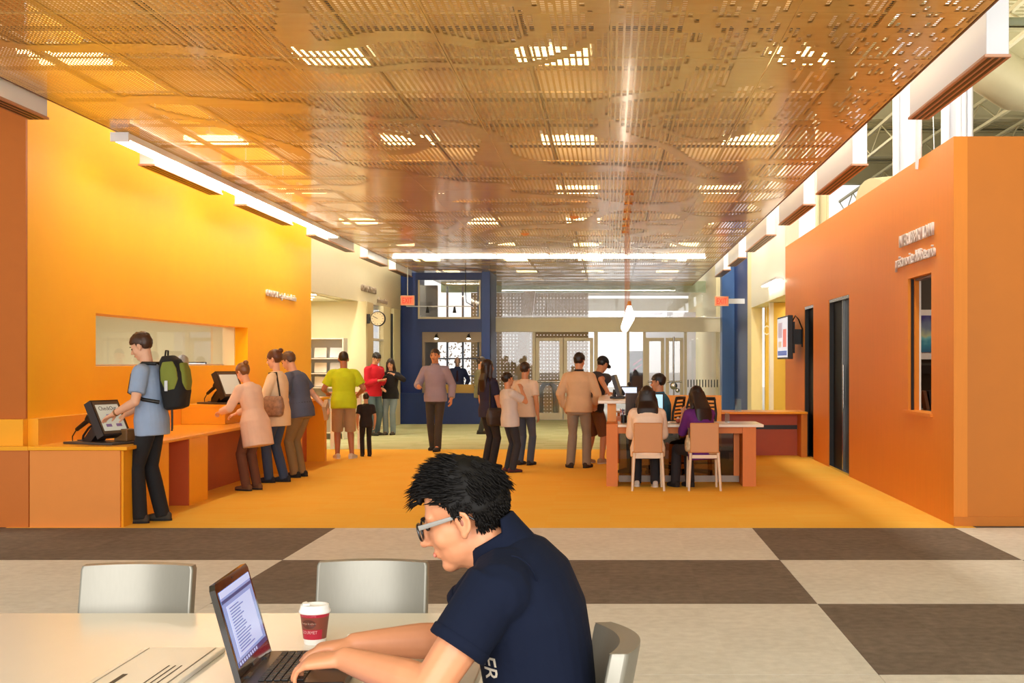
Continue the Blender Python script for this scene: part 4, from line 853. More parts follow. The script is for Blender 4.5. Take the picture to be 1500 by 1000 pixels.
def monitor(label, x, y, z, rz, w, h, screen, back=BLACK, cam=False):
    t = thing('computer_monitor', label, 'monitor', (x, y, z), rz)
    c = obj('case', MB().cbox(-w / 2, w / 2, -.02, .03, .10, .10 + h, .006), back, t); obj('screen', MB().box(-w / 2 + .016, w / 2 - .016, -.0235, -.0205, .118, .082 + h), screen, t)
    obj('stand', MB().box(-.03, .03, .031, .06, .012, .25), BLACK, t); obj('foot', MB().cbox(-.12, .12, -.06, .12, 0, .0115, .004), BLACK, t)
    if cam: obj('webcam', MB().ell((0, 0, .10 + h + .035), (.03, .03, .03)).cyl((0, 0, .10 + h), (0, 0, .10 + h + .03), .01), BLACK, t)
CY_S = mat('cyan_screen', (170, 215, 230), .25, emit=(168, 214, 232), estr=.8); LT_S = mat('white_screen', (205, 222, 240), .25, emit=(205, 222, 242), estr=.85)
monitor('monitor with cyan screen facing the woman in white on the desk', .54, 16.36, .7685, math.radians(-4), .32, .27, CY_S)
monitor('dark backed monitor turned away on the reception desk', .33, 16.0, .7685, math.radians(186), .26, .28, CY_S, mat('monitor_dark_back', (64, 50, 40), .5))
monitor('small monitor with webcam and white screen behind the tall counter', .30, 19.45, .80, math.radians(4), .26, .27, LT_S, BLACK, True)
sd = thing('staff_desk', 'orange staff desk behind the reception counter', 'desk', (.45, 19.6, 0)); obj('top', MB().cbox(-.35, .38, -.3, .3, .77, .799, .004), TOPW, sd)
for a in (-.33, .31): obj('side_panel', MB().box(a, a + .04, -.28, .28, 0, .769), DESKW, sd)
monitor('black backed monitor on the staff desk near the partition', .68, 19.65, .80, math.radians(180), .24, .24, LT_S)
ph = thing('payment_terminal', 'black tilted phone terminal on the tall counter', 'phone', (.12, 17.2, 1.0455), math.radians(80))
obj('base', MB().cbox(-.12, .12, -.1, .1, 0, .03, .008), BLACK, ph); obj('display', MB().obox((0, .02, .17), (.22, .05, .30), M.Rotation(math.radians(-18), 3, 'X')), mat('phone_dark', (48, 40, 36), .4), ph); obj('neck', MB().cyl((0, .06, .03), (0, .05, .12), .025), BLACK, ph)
obj('handset', MB().chain([V((.13, -.05, .06)), V((.15, .0, .14)), V((.13, .08, .2))], [.022, .016, .022]), BLACK, ph)
kbz = thing('pen_cup', 'small wire cup of pens on the reception desk', 'cup', (.18, 16.05, .7685)); obj('cup', MB().cyl((0, 0, 0), (0, 0, .10), .04, n=12), BLACK, kbz)
for k in range(4): obj('pen', MB().cyl((.01 * (k - 1.5), 0, .02), (.03 * (k - 1.5), .01, .18), .005, n=6), mat('pen_%d' % k, [(200, 60, 50), (40, 60, 140), (220, 220, 210), (30, 30, 30)][k], .4), kbz)
ca = thing('desk_toy', 'small red and white ornament on the reception desk', 'ornament', (.86, 15.95, .7685)); obj('body', MB().ell((0, 0, .03), (.03, .03, .03)), mat('toy_red', (190, 90, 70), .5), ca); obj('cap', MB().ell((0, 0, .065), (.018, .018, .015)), WHITE, ca); obj('mat', MB().box(-.12, .12, -.06, .06, 0, .003), BLACK, ca)

# ------------------------------------------------------------------ row of bare bulb pendants
for k in range(6):
    y = 17.2 + k; t = thing('pendant_lamp', 'glowing glass pendant bulb in the row over the desk, %s from the reading room' % ['first', 'second', 'third', 'fourth', 'fifth', 'sixth'][k], 'pendant', (.268, y, 0), 0, 'pendant bulbs over the reception desk')
    obj('canopy', MB().cyl((0, 0, CZ - .03), (0, 0, CZ - .001), .06, n=16), mat('brass', (190, 130, 60), .3, metal=.7), t); obj('cord', MB().cyl((0, 0, 2.36), (0, 0, CZ - .03), .004, n=6), mat('cord_copper', (206, 150, 100), .5), t)
    obj('socket', MB().cyl((0, 0, 2.30), (0, 0, 2.365), .03, .022, 12), MATS['brass'], t)
    obj('bulb', MB().rings([MB().ring(V((0, 0, z)), V((r, 0, 0)), V((0, r, 0)), 16) for r, z in ((.025, 2.30), (.04, 2.26), (.065, 2.18), (.07, 2.14), (.06, 2.10), (.035, 2.07), (.01, 2.06))]), mat('bulb_glow', (255, 240, 215), .4, emit=(255, 238, 212), estr=6), t)
for (x, y) in ((-.55, 19.9), (-1.5, 22.5)): 
    t = thing('smoke_detector', 'small round %s detector on the ceiling' % ('orange' if x > -1 else 'amber'), 'detector', (x, y, CZ - .04)); obj('base', MB().cyl((0, 0, .02), (0, 0, .039), .07, n=16), mat('detector_amber', (226, 150, 80), .4), t); obj('cap', MB().cyl((0, 0, 0), (0, 0, .0195), .035, .055, 16), MATS['detector_amber'], t)
# ------------------------------------------------------------------ people
def ik(a, b, l1, l2, hint):
    a, b = V(a), V(b); d = b - a; L_ = d.length; mx = (l1 + l2) * .998
    if L_ > mx: b = a + d * (mx / L_); d = b - a; L_ = mx
    u = d.normalized(); x = (l1 * l1 - l2 * l2 + L_ * L_) / (2 * L_); h = math.sqrt(max(l1 * l1 - x * x, 0))
    hv = V(hint); hv = (hv - u * hv.dot(u)); hv = hv.normalized() if hv.length > 1e-5 else u.orthogonal().normalized()
    return a + u * x + hv * h, b

def hand(mb, w, d, n, side, k=1., curl=(18, 26, 20), thumb=35, spread=.006, fr=1.):
    """palm and five fingers: w wrist, d forward, n out of the palm, side vector towards the thumb"""
    d = V(d).normalized(); n = V(n); n = (n - d * n.dot(d)).normalized(); t = V(side); t = (t - d * t.dot(d) - n * t.dot(n)).normalized()
    R = lambda p, a, b: MB().ring(p, t * a * k, n * b * k, 14, 2.4)
    mb.rings([R(w - d * .02 * k, .026, .019), R(w + d * .01 * k, .027, .018), R(w + d * .045 * k + t * .002 * k, .037, .0165), R(w + d * .085 * k, .041, .0145), R(w + d * .097 * k, .036, .010)])
    ln = (.072, .080, .075, .058)
    for i in range(4):
        off = (.031 - .0205 * i) * k; p = w + d * (.088 - .004 * (i == 3) - .002 * (i == 0)) * k + t * off; a = 0; pts = [p - d * .012 * k, p]; fd = d + t * (1.5 - i) * spread * 6
        for sgm, c in zip((.46, .30, .24), curl):
            a += math.radians(c); p = p + (fd.normalized() * math.cos(a) + n * math.sin(a)) * ln[i] * sgm * k; pts.append(p)
        r0 = (.0090, .0092, .0088, .0076)[i] * k * fr; mb.chain(pts, [r0, r0, r0 * .93, r0 * .87, r0 * .76])
    b0 = w + d * .022 * k + t * .028 * k + n * .004 * k; a = math.radians(thumb); td = (d * math.cos(a) + t * math.sin(a) + n * .35).normalized(); td2 = (d * math.cos(a * .35) + t * math.sin(a * .35) + n * .3).normalized()
    mb.chain([b0 - td * .012 * k, b0 + td * .036 * k, b0 + td * .036 * k + td2 * .030 * k, b0 + td * .036 * k + td2 * .052 * k], [.0135 * k, .0115 * k, .010 * k, .008 * k])

def head_skin(mb, Hc, R, k=1.):
    E = lambda c, r, q=None: mb.ell(Hc + R @ (V(c) * k), [x * k for x in r], R if q is None else R @ q)
    E((0, -.014, .035), (.077, .096, .086)); E((0, .022, -.020), (.063, .068, .075)); E((0, .018, -.055), (.056, .062, .062)); E((0, .056, -.098), (.026, .024, .020))
    E((0, .068, .022), (.052, .018, .020)); E((.032, .052, -.030), (.026, .026, .030)); E((-.032, .052, -.030), (.026, .026, .030))
    P_ = lambda *c: Hc + R @ (V(c) * k)
    mb.chain([P_(0, .082, .014), P_(0, .094, -.012), P_(0, .104, -.032)], [.008 * k, .0095 * k, .0125 * k]); E((.011, .093, -.036), (.009, .010, .008)); E((-.011, .093, -.036), (.009, .010, .008))
    E((0, .080, -.060), (.022, .010, .0065)); E((0, .078, -.072), (.019, .010, .007))
    for s in (-1, 1):
        q = M.Rotation(s * math.radians(18), 3, 'Z') @ M.Rotation(math.radians(-10), 3, 'X')
        E((s * .077, -.008, -.010), (.007, .018, .028), q); E((s * .080, -.004, -.034), (.008, .010, .012), q); mb.chain([P_(s * (.079 + .006 * (1 - math.cos(a))), .010 - .019 * (1 - math.cos(a)) * .95 , -.006 + .026 * math.sin(a)) for a in [math.radians(x) for x in (20, 50, 80, 110, 140, 170, 200, 230, 260)]], [.0048 * k] * 9)

def face_parts(par, Hc, R, k, sc_, hair_m, eyes=True, lip=(176, 100, 84)):
    T = lambda *c: (Hc + R @ (V(c) * k)) * sc_
    for s in (-1, 1):
        obj('eye', MB().ell(T(s * .031, .0805, .002), (.012 * k * sc_, .006 * k * sc_, .0075 * k * sc_), R, 10, 6), mat('eye_dark', (38, 28, 24), .2), par)
        obj('eyebrow', MB().ell(T(s * .032, .085, .026), (.020 * k * sc_, .006 * k * sc_, .0045 * k * sc_), R, 10, 6), hair_m, par)
    obj('lips', MB().ell(T(0, .087, -.066), (.021 * k * sc_, .005 * k * sc_, .007 * k * sc_), R, 10, 6), mat('lips_%d' % lip[0], lip, .5), par)

def hair_cap(Hc, R, k, r=(.085, .105, .098), c=(0, -.016, .038), cut=None, seed=0, amp=.006, nu=40, nv=26):
    """hair shell over the skull; faces over the face, ears and neck are left open"""
    bm = bmesh.new(); bmesh.ops.create_uvsphere(bm, u_segments=nu, v_segments=nv, radius=1)
    dead = []
    for v in bm.verts:
        q = V((v.co.x * r[0], v.co.y * r[1], v.co.z * r[2])) + V(c)
        nz = mnoise.noise(q * 38 + V((seed, 0, 0))) * amp + mnoise.noise(q * 90 + V((0, seed, 0))) * amp * .5
        q += v.co.normalized() * nz
        front = q.y > .030 and q.z < .052 - .25 * abs(q.x)
        side = q.y > -.028 and q.z < -.006 + max(0, (.03 - q.y)) * .1 and q.y <= .035
        neck = q.z < -.045
        if (cut(q) if cut else (front or side or neck)): dead.append(v)
        v.co = q
    bmesh.ops.delete(bm, geom=dead, context='VERTS')
    me = bpy.data.meshes.new('hair'); 
    bmesh.ops.solidify(bm, geom=bm.faces[:], thickness=.012)
    for v in bm.verts: v.co = Hc + R @ (v.co * k)
    for f in bm.faces: f.smooth = True
    bm.to_mesh(me); bm.free(); return me

SK = {'fair': (232, 176, 142), 'tan': (206, 146, 106), 'brown': (172, 112, 78), 'pale': (238, 192, 162)}
def skin_mat(s): return mat('skin_' + s, SK[s], .5, var=.06, vscale=20)
def cloth(rgb, key=None, rough=.85, var=.10): return mat('cloth_%d_%d_%d' % rgb, rgb, rough, var=var, vscale=9, bump=.35, bscale=16)

def person(label, x, y, yaw, H=1.72, lean=0, side=0, twist=0, pel=(0, 0, .95), fl=(-.10, 0), fr=(.10, 0), hl=None, hr=None, hp=0, hy=0, hroll=0, skin='tan', hair=(34, 24, 20), hstyle='short',
           top=None, bottom=None, shoe=(40, 34, 30), girth=1., vox=.0095, fem=False, el=(-.5, -.8, -.3), er=(.5, -.8, -.3), kl=(0, 1, 0), kr=(0, 1, 0), face=True, hw=1., curl=(20, 28, 22), toeL=0, toeR=0, group=None, legs_long=True):
    s = H / 1.75; yr = math.radians(yaw); Rw = M.Rotation(yr, 3, 'Z'); g = girth
    def loc(p):       # ('w', world point) -> local at 1.75 scale
        return (Rw.transposed() @ (V(p[1]) - V((x, y, 0)))) / s if p[0] == 'w' else V(p)
    Pv = V(pel); ln = math.radians(lean); sd = math.radians(side)
    d1 = V((math.sin(sd * .6), math.sin(ln * .7), math.cos(ln * .7) * math.cos(sd * .6))); d2 = V((math.sin(sd), math.sin(ln * 1.15), math.cos(ln * 1.15) * math.cos(sd)))
    waist = Pv + d1 * .15; chest = waist + (d1 + d2).normalized() * .18; sh = chest + d2 * .14; nb = sh + d2 * .045
    tw = math.radians(twist); rt = V((math.cos(tw), math.sin(tw), -math.sin(sd) * .6)).normalized(); rp = V((1, 0, 0)); fw = lambda r, d: d.cross(r).normalized()
    sw = .162 if fem else .180
    sL, sR = sh - rt * sw + V((0, 0, -.032)), sh + rt * sw + V((0, 0, -.032))
    hd = V((0, math.sin(ln * .9 + math.radians(hp) * .45), math.cos(ln * .9 + math.radians(hp) * .45)))
    Hc = nb + hd * .155 + V((0, 0, 0)); Rh = M.Rotation(tw + math.radians(hy), 3, 'Z') @ M.Rotation(-math.radians(hp), 3, 'X') @ M.Rotation(math.radians(hroll), 3, 'Y'); Hc = Hc + Rh @ V((0, .012, .02))
    wl = loc(hl) if hl is not None else sL + V((-.06, .02, -.52)); wr_ = loc(hr) if hr is not None else sR + V((.06, .02, -.52))
    eL, wl = ik(sL, wl, .285, .255, el); eR, wr_ = ik(sR, wr_, .285, .255, er)
    hipL, hipR = Pv + V((-.092, 0, -.04)), Pv + V((.092, 0, -.04))
    aL = V((fl[0], fl[1], .085 if len(fl) < 3 else fl[2])); aR = V((fr[0], fr[1], .085 if len(fr) < 3 else fr[2]))
    kL, aL = ik(hipL, aL, .43, .42, kl); kR, aR = ik(hipR, aR, .43, .42, kr)
    def torso(mb, e, lo=-.10, e2=0):
        secs = [(Pv + d1 * lo, rp, d1, .158 + e2, .112 + e2), (Pv, rp, d1, .168 + e2 * .7, .122 + e2 * .7), (waist, rp, d1, .142 if fem else .152, .108), (chest - d2 * .05, (rp + rt) / 2, d2, .158, .120), (chest + d2 * .04, rt, d2, .168 if fem else .182, .122), (sh + d2 * -.01, rt, d2, .155, .098), (nb - d2 * .01, rt, d2, .085, .075), (nb + d2 * .015, rt, d2, .055, .055)]
        mb.rings([MB().ring(c, r.normalized() * (a * g + e), fw(r.normalized(), d) * (b * g + e), 22, 2.3) for c, r, d, a, b in secs])
    # skin
    b = MB(); torso(b, -.014); head_skin(b, Hc, Rh); b.chain([nb - d2 * .04, Hc + Rh @ V((0, -.018, -.05))], [.060 if not fem else .052, .054 if not fem else .046])
    for a_, e_, w_, sgn in ((sL, eL, wl, -1), (sR, eR, wr_, 1)):
        b.chain([a_, a_.lerp(e_, .45), e_], [.056 * g, .050 * g, .041]); b.chain([e_, e_.lerp(w_, .3), w_], [.041, .042, .029])
        d_ = (w_ - e_).normalized(); pn = V((-sgn, 0, 0)) if abs(d_.z) > .7 else V((0, 0, -1)); hand(b, w_, d_, pn, V((0, 1, 0)) if abs(d_.z) > .7 else V((-sgn, .3, 0)), 1., curl)
    for h_, k_, a_ in ((hipL, kL, aL), (hipR, kR, aR)): b.chain([h_, h_.lerp(k_, .5), k_], [.086, .072, .054]); b.chain([k_, k_.lerp(a_, .32), a_], [.054, .056, .038]); b.capsule(a_, .04, a_ + V((0, .06, -.045)), .035)
    b.tf(M.Scale(s, 4)); me = remesh(b, vox * s, 3)
    o = obj('person', me, skin_mat(skin)); o.location = (x, y, 0); o.rotation_euler = (0, 0, yr); tag(o, label, 'person', group)
    hm = mat('hair_%d_%d_%d' % hair, hair, .45, var=.3, vscale=40)
    S4 = M.Scale(s, 4)
    # shirt
    if top:
        t = MB(); torso(t, top.get('e', .012), top.get('lo', -.12), top.get('flare', .018))
        L_ = top.get('sleeve', 'short'); e = top.get('se', .012)
        for a_, e_, w_ in ((sL, eL, wl), (sR, eR, wr_)):
            t.chain([a_ + (sh - a_) * .3, a_], [.066 * g + e * .5, .060 * g + e])
            if L_ == 'short': q = a_.lerp(e_, .72); t.cyl(a_, q, .060 * g + e, .055 * g + e, 16)
            elif L_ == 'long': t.chain([a_, e_], [.060 * g + e, .047 * g + e]); q = e_.lerp(w_, .93); t.capsule(e_, .047 * g + e, e_.lerp(w_, .5), .044 + e); t.cyl(e_.lerp(w_, .45), q, .044 + e, .034 + e, 14)
            elif L_ == 'elbow': t.chain([a_, e_], [.060 * g + e, .050 * g + e]); t.cyl(e_, e_.lerp(w_, .25), .048 + e, .046 + e, 14)
        t.tf(S4); obj(top.get('name', 'shirt'), remesh(t, .010 * s, 3), top.get('mat') or cloth(top['c']), o)
        if top.get('collar'):
            c_ = MB(); c_.rings([MB().ring(nb + d2 * z_, rt * r_, fw(rt, d2) * r_, 20) for z_, r_ in ((-.03, .088), (.02, .076), (.045, .070), (.03, .060))], cap=False); c_.tf(S4); obj('collar', c_, cloth(top['collar']), o)
    if bottom:
        t = MB(); kind = bottom['k']; e = bottom.get('e', .014)
        t.rings([MB().ring(Pv + d1 * z_, rp * (a_ * g + .006), fw(rp, d1) * (b_ * g + .006), 22, 2.3) for z_, a_, b_ in ((-.14, .13, .10), (-.08, .165, .118), (.0, .170, .124), (.07, .158, .116))])
        for h_, k_, a_ in ((hipL, kL, aL), (hipR, kR, aR)):
            if kind == 'trousers':
                t.chain([h_, h_.lerp(k_, .5), k_], [.092 * g, .082 * g, .064]); t.chain([k_, k_.lerp(a_, .35)], [.064 + e * .3, .062 + e * .4]); t.cyl(k_.lerp(a_, .3), a_ + V((0, -.005, -.045 if a_.z < .12 else -.02)), .062 + e * .4, bottom.get('hem', .056) + e * .4, 16)
            elif kind == 'shorts':
                t.chain([h_, h_.lerp(k_, .5)], [.094 * g, .092 * g]); q = k_.lerp(a_, .12); t.cyl(h_.lerp(k_, .35), q, .094 * g, .092, 18)
            elif kind == 'skirt': pass
        if kind == 'skirt': t.rings([MB().ring(Pv + V((0, .0, z_)), V((r_, 0, 0)), V((0, r_ * .8, 0)), 22) for z_, r_ in ((.02, .17), (-.2, .20), (-.45, .22))])
        t.tf(S4); obj(kind, remesh(t, .010 * s, 3), cloth(bottom['c']), o)
        if bottom.get('belt'): c_ = MB(); c_.rings([MB().ring(Pv + d1 * z_, rp * (.163 * g + .014), fw(rp, d1) * (.119 * g + .014), 24, 2.3) for z_ in (.045, .08)]); c_.tf(S4); obj('belt', c_, cloth((26, 22, 22)), o)
    for h_, a_, tz in ((hipL, aL, toeL), (hipR, aR, toeR)):
        f_ = MB(); q = M.Rotation(math.radians(tz), 3, 'Z'); c0 = V((a_.x, a_.y, a_.z - .085))
        f_.rings([MB().ring(c0 + q @ V((0, yy, zc)), q @ V((w_, 0, 0)), V((0, 0, h2)), 14, 2.6) for yy, zc, w_, h2 in ((-.085, .035, .022, .03), (-.07, .042, .036, .042), (-.02, .048, .038, .048), (.05, .040, .042, .040), (.12, .030, .046, .030), (.17, .026, .038, .026), (.19, .022, .02, .018))])
        f_.tf(S4); o2 = obj('shoe', remesh(f_, .008 * s, 2), cloth(shoe), o)
        so = MB(); so.rings([MB().ring(c0 + q @ V((0, .05, z_)), q @ V((.047, 0, 0)), q @ V((0, .142, 0)), 20, 2.6) for z_ in (.001, .02)]); so.tf(S4); obj('sole', so, cloth((214, 206, 196)) if sum(shoe) > 260 else cloth((30, 26, 24)), o2)
    # hair
    if hstyle != 'bald':
        kw = {}
        if hstyle in ('long', 'bun'):
            kw['cut'] = (lambda q: (q.y > .034 and q.z < .060 - .9 * abs(q.x)) or (q.z < -.055) or (hstyle == 'bun' and q.y > -.02 and q.z < -.004))
        obj('hair', hair_cap(Hc * s, Rh, s, seed=x * 7 + y, r=(.086, .106, .100) if hstyle != 'buzz' else (.081, .101, .093), amp=.008 if hstyle == 'short' else .004, **kw), hm, o)
        if hstyle == 'bun': obj('hair_bun', MB().ell((Hc + Rh @ V((0, -.105, .105))) * s, (.036 * s, .036 * s, .034 * s)), hm, o)
        if hstyle == 'long':
            lh = MB(); T = lambda *c: Hc + Rh @ V(c)
            base = sh - fw(rt, d2) * .105
            lh.rings([MB().ring(c_, rt * a_ * hw, fw(rt, d2) * b_, 18, 2.4) for c_, a_, b_ in ((T(0, -.03, .05), .084, .085), (T(0, -.05, -.02), .088, .070), (T(0, -.065, -.09), .092, .055), (base + d2 * .02, .105, .045), (base - d2 * .10, .105, .038), (base - d2 * .2, .085, .028), (base - d2 * .26, .05, .015))])
            for sg in (-1, 1): lh.chain([T(sg * .075, .01, .04), T(sg * .085 * hw, .0, -.05), T(sg * .09 * hw, -.02, -.13), sh + rt * sg * .10 * hw - fw(rt, d2) * .02], [.025, .028, .030, .03])
            lh.tf(S4); obj('long_hair', remesh(lh, .009 * s, 3), hm, o)
    if face: face_parts(o, Hc, Rh, 1, s, hm)
    o['_'] = 0; del o['_']
    J = dict(s=s, Hc=Hc, Rh=Rh, sh=sh, nb=nb, rt=rt, d2=d2, fw=fw(rt, d2), wl=wl, wr=wr_, chest=chest, Pv=Pv, sL=sL, sR=sR, waist=waist, eL=eL, eR=eR, aL=aL, aR=aR)
    J['world'] = lambda p: V((x, y, 0)) + Rw @ (V(p) * s)
    return o, J

JEANS = (62, 78, 100); DKJ = (34, 36, 44); KHAKI = (150, 130, 96)
# man with the backpack at the terminal
o, J = person('man with green backpack in pale blue T-shirt and black jeans touching the terminal', -4.42, 12.2, 90, 1.80, lean=5, pel=(0, -.02, .96), fl=(-.09, .06), fr=(.11, -.08), hp=22, skin='fair', hair=(70, 42, 26), hl=(-.20, .25, 1.02), hr=('w', (-4.70, 12.36, 1.03)), el=(-.6, -.8, -.4), er=(.6, -.5, -.7), top=dict(c=(150, 170, 200), sleeve='short', se=.02, e=.016, lo=-.15), bottom=dict(k='trousers', c=(24, 23, 26), e=.03), shoe=(64, 58, 50), vox=.0075, curl=(8, 12, 10))
s_ = J['s']
bp = thing('backpack', 'olive green and black backpack worn by the man at the terminal', 'backpack', o.location, math.radians(90))
bc = (J['chest'] - J['fw'] * .235) * s_
pk = MB(); R_ = M((J['rt'], J['fw'], J['d2'])).transposed()
pk.rings([MB().ring(bc + R_ @ V((0, yc, z)), R_ @ V((w, 0, 0)), R_ @ V((0, d, 0)), 22, 3.) for z, w, d, yc in ((-.27, .10, .06, .02), (-.25, .15, .10, 0), (-.1, .165, .125, -.01), (.08, .16, .12, -.005), (.2, .135, .09, .015), (.25, .09, .05, .03))])
obj('pack_body', remesh(pk, .010, 3), cloth((26, 25, 26)), bp)
OL = cloth((126, 134, 52)); fp_ = MB(); fp_.rings([MB().ring(bc + R_ @ V((0, -.105, z)), R_ @ V((w, 0, 0)), R_ @ V((0, d, 0)), 16, 3.) for z, w, d in ((-.10, .09, .03), (-.02, .115, .048), (.1, .105, .045), (.17, .07, .025))]); obj('front_pocket', remesh(fp_, .009, 3), OL, bp)
for sg in (-1, 1):
    sp_ = MB(); sp_.rings([MB().ring(bc + R_ @ V((sg * .148, -.005, z)), R_ @ V((.022, 0, 0)), R_ @ V((0, d, 0)), 14, 2.6) for z, d in ((-.08, .05), (.02, .085), (.12, .08), (.19, .05))]); obj('side_panel', remesh(sp_, .008, 3), OL, bp)
    A = [J['sh'] - J['fw'] * .12 + J['rt'] * sg * .10 + J['d2'] * .04, J['sh'] + J['rt'] * sg * .115 + J['d2'] * .055, J['sh'] + J['fw'] * .105 + J['rt'] * sg * .12 - J['d2'] * .04, J['chest'] + J['fw'] * .145 + J['rt'] * sg * .13 - J['d2'] * .06, J['chest'] + J['rt'] * sg * .20 - J['d2'] * .14, J['chest'] - J['fw'] * .13 + J['rt'] * sg * .15 - J['d2'] * .18]
    obj('shoulder_strap', MB().tube([p * s_ for p in A], .018, 8), BLACK, bp)
obj('grab_loop', MB().tube([bc + R_ @ V((-.04, .05, .24)), bc + R_ @ V((-.03, .04, .30)), bc + R_ @ V((.03, .04, .30)), bc + R_ @ V((.04, .05, .24))], .009, 6), BLACK, bp)
obj('strap_end', MB().box(bc.x - .11, bc.x - .085, bc.y - .02, bc.y - .012, bc.z - .45, bc.z - .24), BLACK, bp); obj('strap_end', MB().box(bc.x + .085, bc.x + .11, bc.y + .05, bc.y + .06, bc.z - .48, bc.z - .24), BLACK, bp)
obj('tag', MB().cbox(bc.x - .19, bc.x - .178, bc.y - .0, bc.y + .03, bc.z - .09, bc.z + .01, .004), cloth((220, 222, 226)), bp)
wq = J['wl'] * s_; obj('wristwatch', MB().cyl(wq - (J['wl'] - J['eL']).normalized() * .03, wq - (J['wl'] - J['eL']).normalized() * .012, .034, n=16), mat('bracelet', (150, 110, 70), .4, metal=.5), o)

# blurred woman at the raised terminal, standing at rest
person('woman in long pale pink coat and brown trousers leaning at the raised terminal', -4.30, 15.25, 62, 1.56, lean=16, pel=(0, -.06, .93), hp=24, skin='fair', hair=(128, 84, 46), hstyle='bun', hl=(-.14, .42, 1.05), hr=(.16, .42, 1.02), fem=True, top=dict(c=(232, 200, 178), sleeve='long', name='coat', lo=-.34, flare=.05), bottom=dict(k='trousers', c=(104, 62, 40)), shoe=(120, 80, 50))
o, J = person('woman with hair in a bun, cream cardigan and jeans carrying a patterned bag', -4.24, 16.25, 82, 1.68, lean=3, hp=8, skin='fair', hair=(92, 54, 32), hstyle='bun', hl=(-.12, .34, 1.10), hr=(.14, .36, 1.08), fem=True, fl=(-.08, .10), fr=(.08, -.05), top=dict(c=(236, 212, 176), sleeve='long', name='cardigan', lo=-.20, e=.016), bottom=dict(k='trousers', c=(58, 72, 98)), shoe=(40, 40, 46))
def shoulder_bag(J, o, label, rgb, pat, side, size=(.06, .17, .14), drop=.52):
    s = J['s']; t = thing('shoulder_bag', label, 'bag', o.location, o.rotation_euler[2]); x_ = .245 * side
    c = (V((x_, -.02, J['sh'].z - drop))) * s; b = MB(); b.rings([MB().ring(c + V((0, 0, z * size[2])), V((size[0] * w, 0, 0)), V((0, size[1] * w2, 0)), 18, 2.8) for z, w, w2 in ((-1, .5, .7), (-.85, .9, .95), (0, 1.1, 1.05), (.7, .8, .95), (1, .35, .85))])
    obj('bag_body', remesh(b, .009, 3), mat('bagmat_%d_%d' % rgb[:2], rgb, .5, var=pat, vscale=26), t)
    p = [c + V((0, -size[1] * .7, size[2] * .8)), (J['sh'] + V((side * .13, -.05, .045))) * s, (J['sh'] + V((side * .13, .05, .04))) * s, c + V((0, size[1] * .7, size[2] * .8))]
    obj('strap', MB().tube(p, .011, 6), BLACK, t); return t
shoulder_bag(J, o, 'brown and cream patterned shoulder bag of the woman with the bun', (150, 112, 84), .7, -1, (.06, .15, .13), .40)
o, J = person('man in slate polo and khaki trousers holding books behind his back at the counter', -4.17, 17.0, 75, 1.70, lean=14, hp=25, pel=(0, -.05, .94), skin='fair', hair=(96, 70, 50), hl=(-.2, .30, 1.05), hr=(.20, -.28, .98), er=(.8, .3, -.4), top=dict(c=(84, 96, 122), sleeve='short', se=.02), bottom=dict(k='trousers', c=(140, 112, 70), belt=1), shoe=(40, 34, 30), girth=1.08)
bkp = J['world'](J['wr'] + V((.0, -.04, -.06))); tag(obj('book', MB().obox(bkp, (.05, .17, .22), M.Rotation(math.radians(35), 3, 'X')), mat('book_tan', (196, 160, 120), .6)), 'tan hardcover books held by the man in the slate polo', 'book')
person('man in lime green polo and khaki shorts at the end of the high counter', -4.24, 20.25, 15, 1.70, lean=6, hp=10, skin='brown', hair=(40, 32, 28), hstyle='buzz', hl=(-.26, .30, 1.08), hr=(.26, .22, 1.06), fl=(-.10, .02), fr=(.13, .0), toeL=10, toeR=-25, top=dict(c=(186, 208, 20), sleeve='short', se=.022, e=.02, lo=-.13), bottom=dict(k='shorts', c=(168, 142, 108)), shoe=(206, 196, 184), girth=1.08)
person('small child in black clothes standing beside the man in lime green', -3.98, 20.75, 20, 1.02, hp=5, skin='tan', hair=(36, 26, 22), top=dict(c=(36, 28, 28), sleeve='short'), bottom=dict(k='trousers', c=(34, 26, 24)), shoe=(40, 34, 32))
o, J = person('man in red hoodie and jeans leaning by the glazing strip reading a phone', -4.99, 26.8, -128, 1.74, lean=4, hp=32, skin='tan', hair=(36, 26, 24), hl=(-.06, .28, 1.18), hr=(.08, .26, 1.16), fl=(-.08, .02), fr=(.12, .10), top=dict(c=(206, 22, 44), sleeve='long', name='hoodie', e=.022, se=.02, collar=(190, 18, 38)), bottom=dict(k='trousers', c=(92, 112, 118), e=.02), shoe=(70, 66, 58))
tag(obj('mobile_phone', MB().obox(J['world'](V((.01, .36, 1.22))), (.08, .012, .14), M.Rotation(math.radians(-128), 3, 'Z') @ M.Rotation(math.radians(-40), 3, 'X')), BLACK), 'black mobile phone held by the man in the red hoodie', 'phone')
person('woman in black jacket and pale jeans leaning with hand to her face', -4.66, 27.0, 172, 1.60, lean=-3, hp=12, skin='fair', hair=(46, 30, 26), hstyle='long', hl=(-.15, .22, 1.40), hr=(.12, .24, 1.08), er=(.9, -.3, -.3), fem=True, fl=(-.09, .08), fr=(.07, .12), top=dict(c=(26, 24, 28), sleeve='long', name='jacket', e=.02), bottom=dict(k='trousers', c=(132, 150, 160), e=.018), shoe=(84, 74, 62))
person('man walking in a lavender grey shirt and dark trousers on the orange carpet edge', -3.03, 22.1, 170, 1.76, lean=2, skin='tan', hair=(60, 46, 38), hstyle='buzz', hl=(-.30, .05, .90), hr=(.22, .26, 1.12), fl=(-.10, .20), fr=(.09, -.14), top=dict(c=(150, 142, 164), sleeve='long', e=.024, se=.022, lo=-.10, collar=(150, 142, 164)), bottom=dict(k='trousers', c=(60, 56, 54), belt=1), shoe=(40, 36, 34))
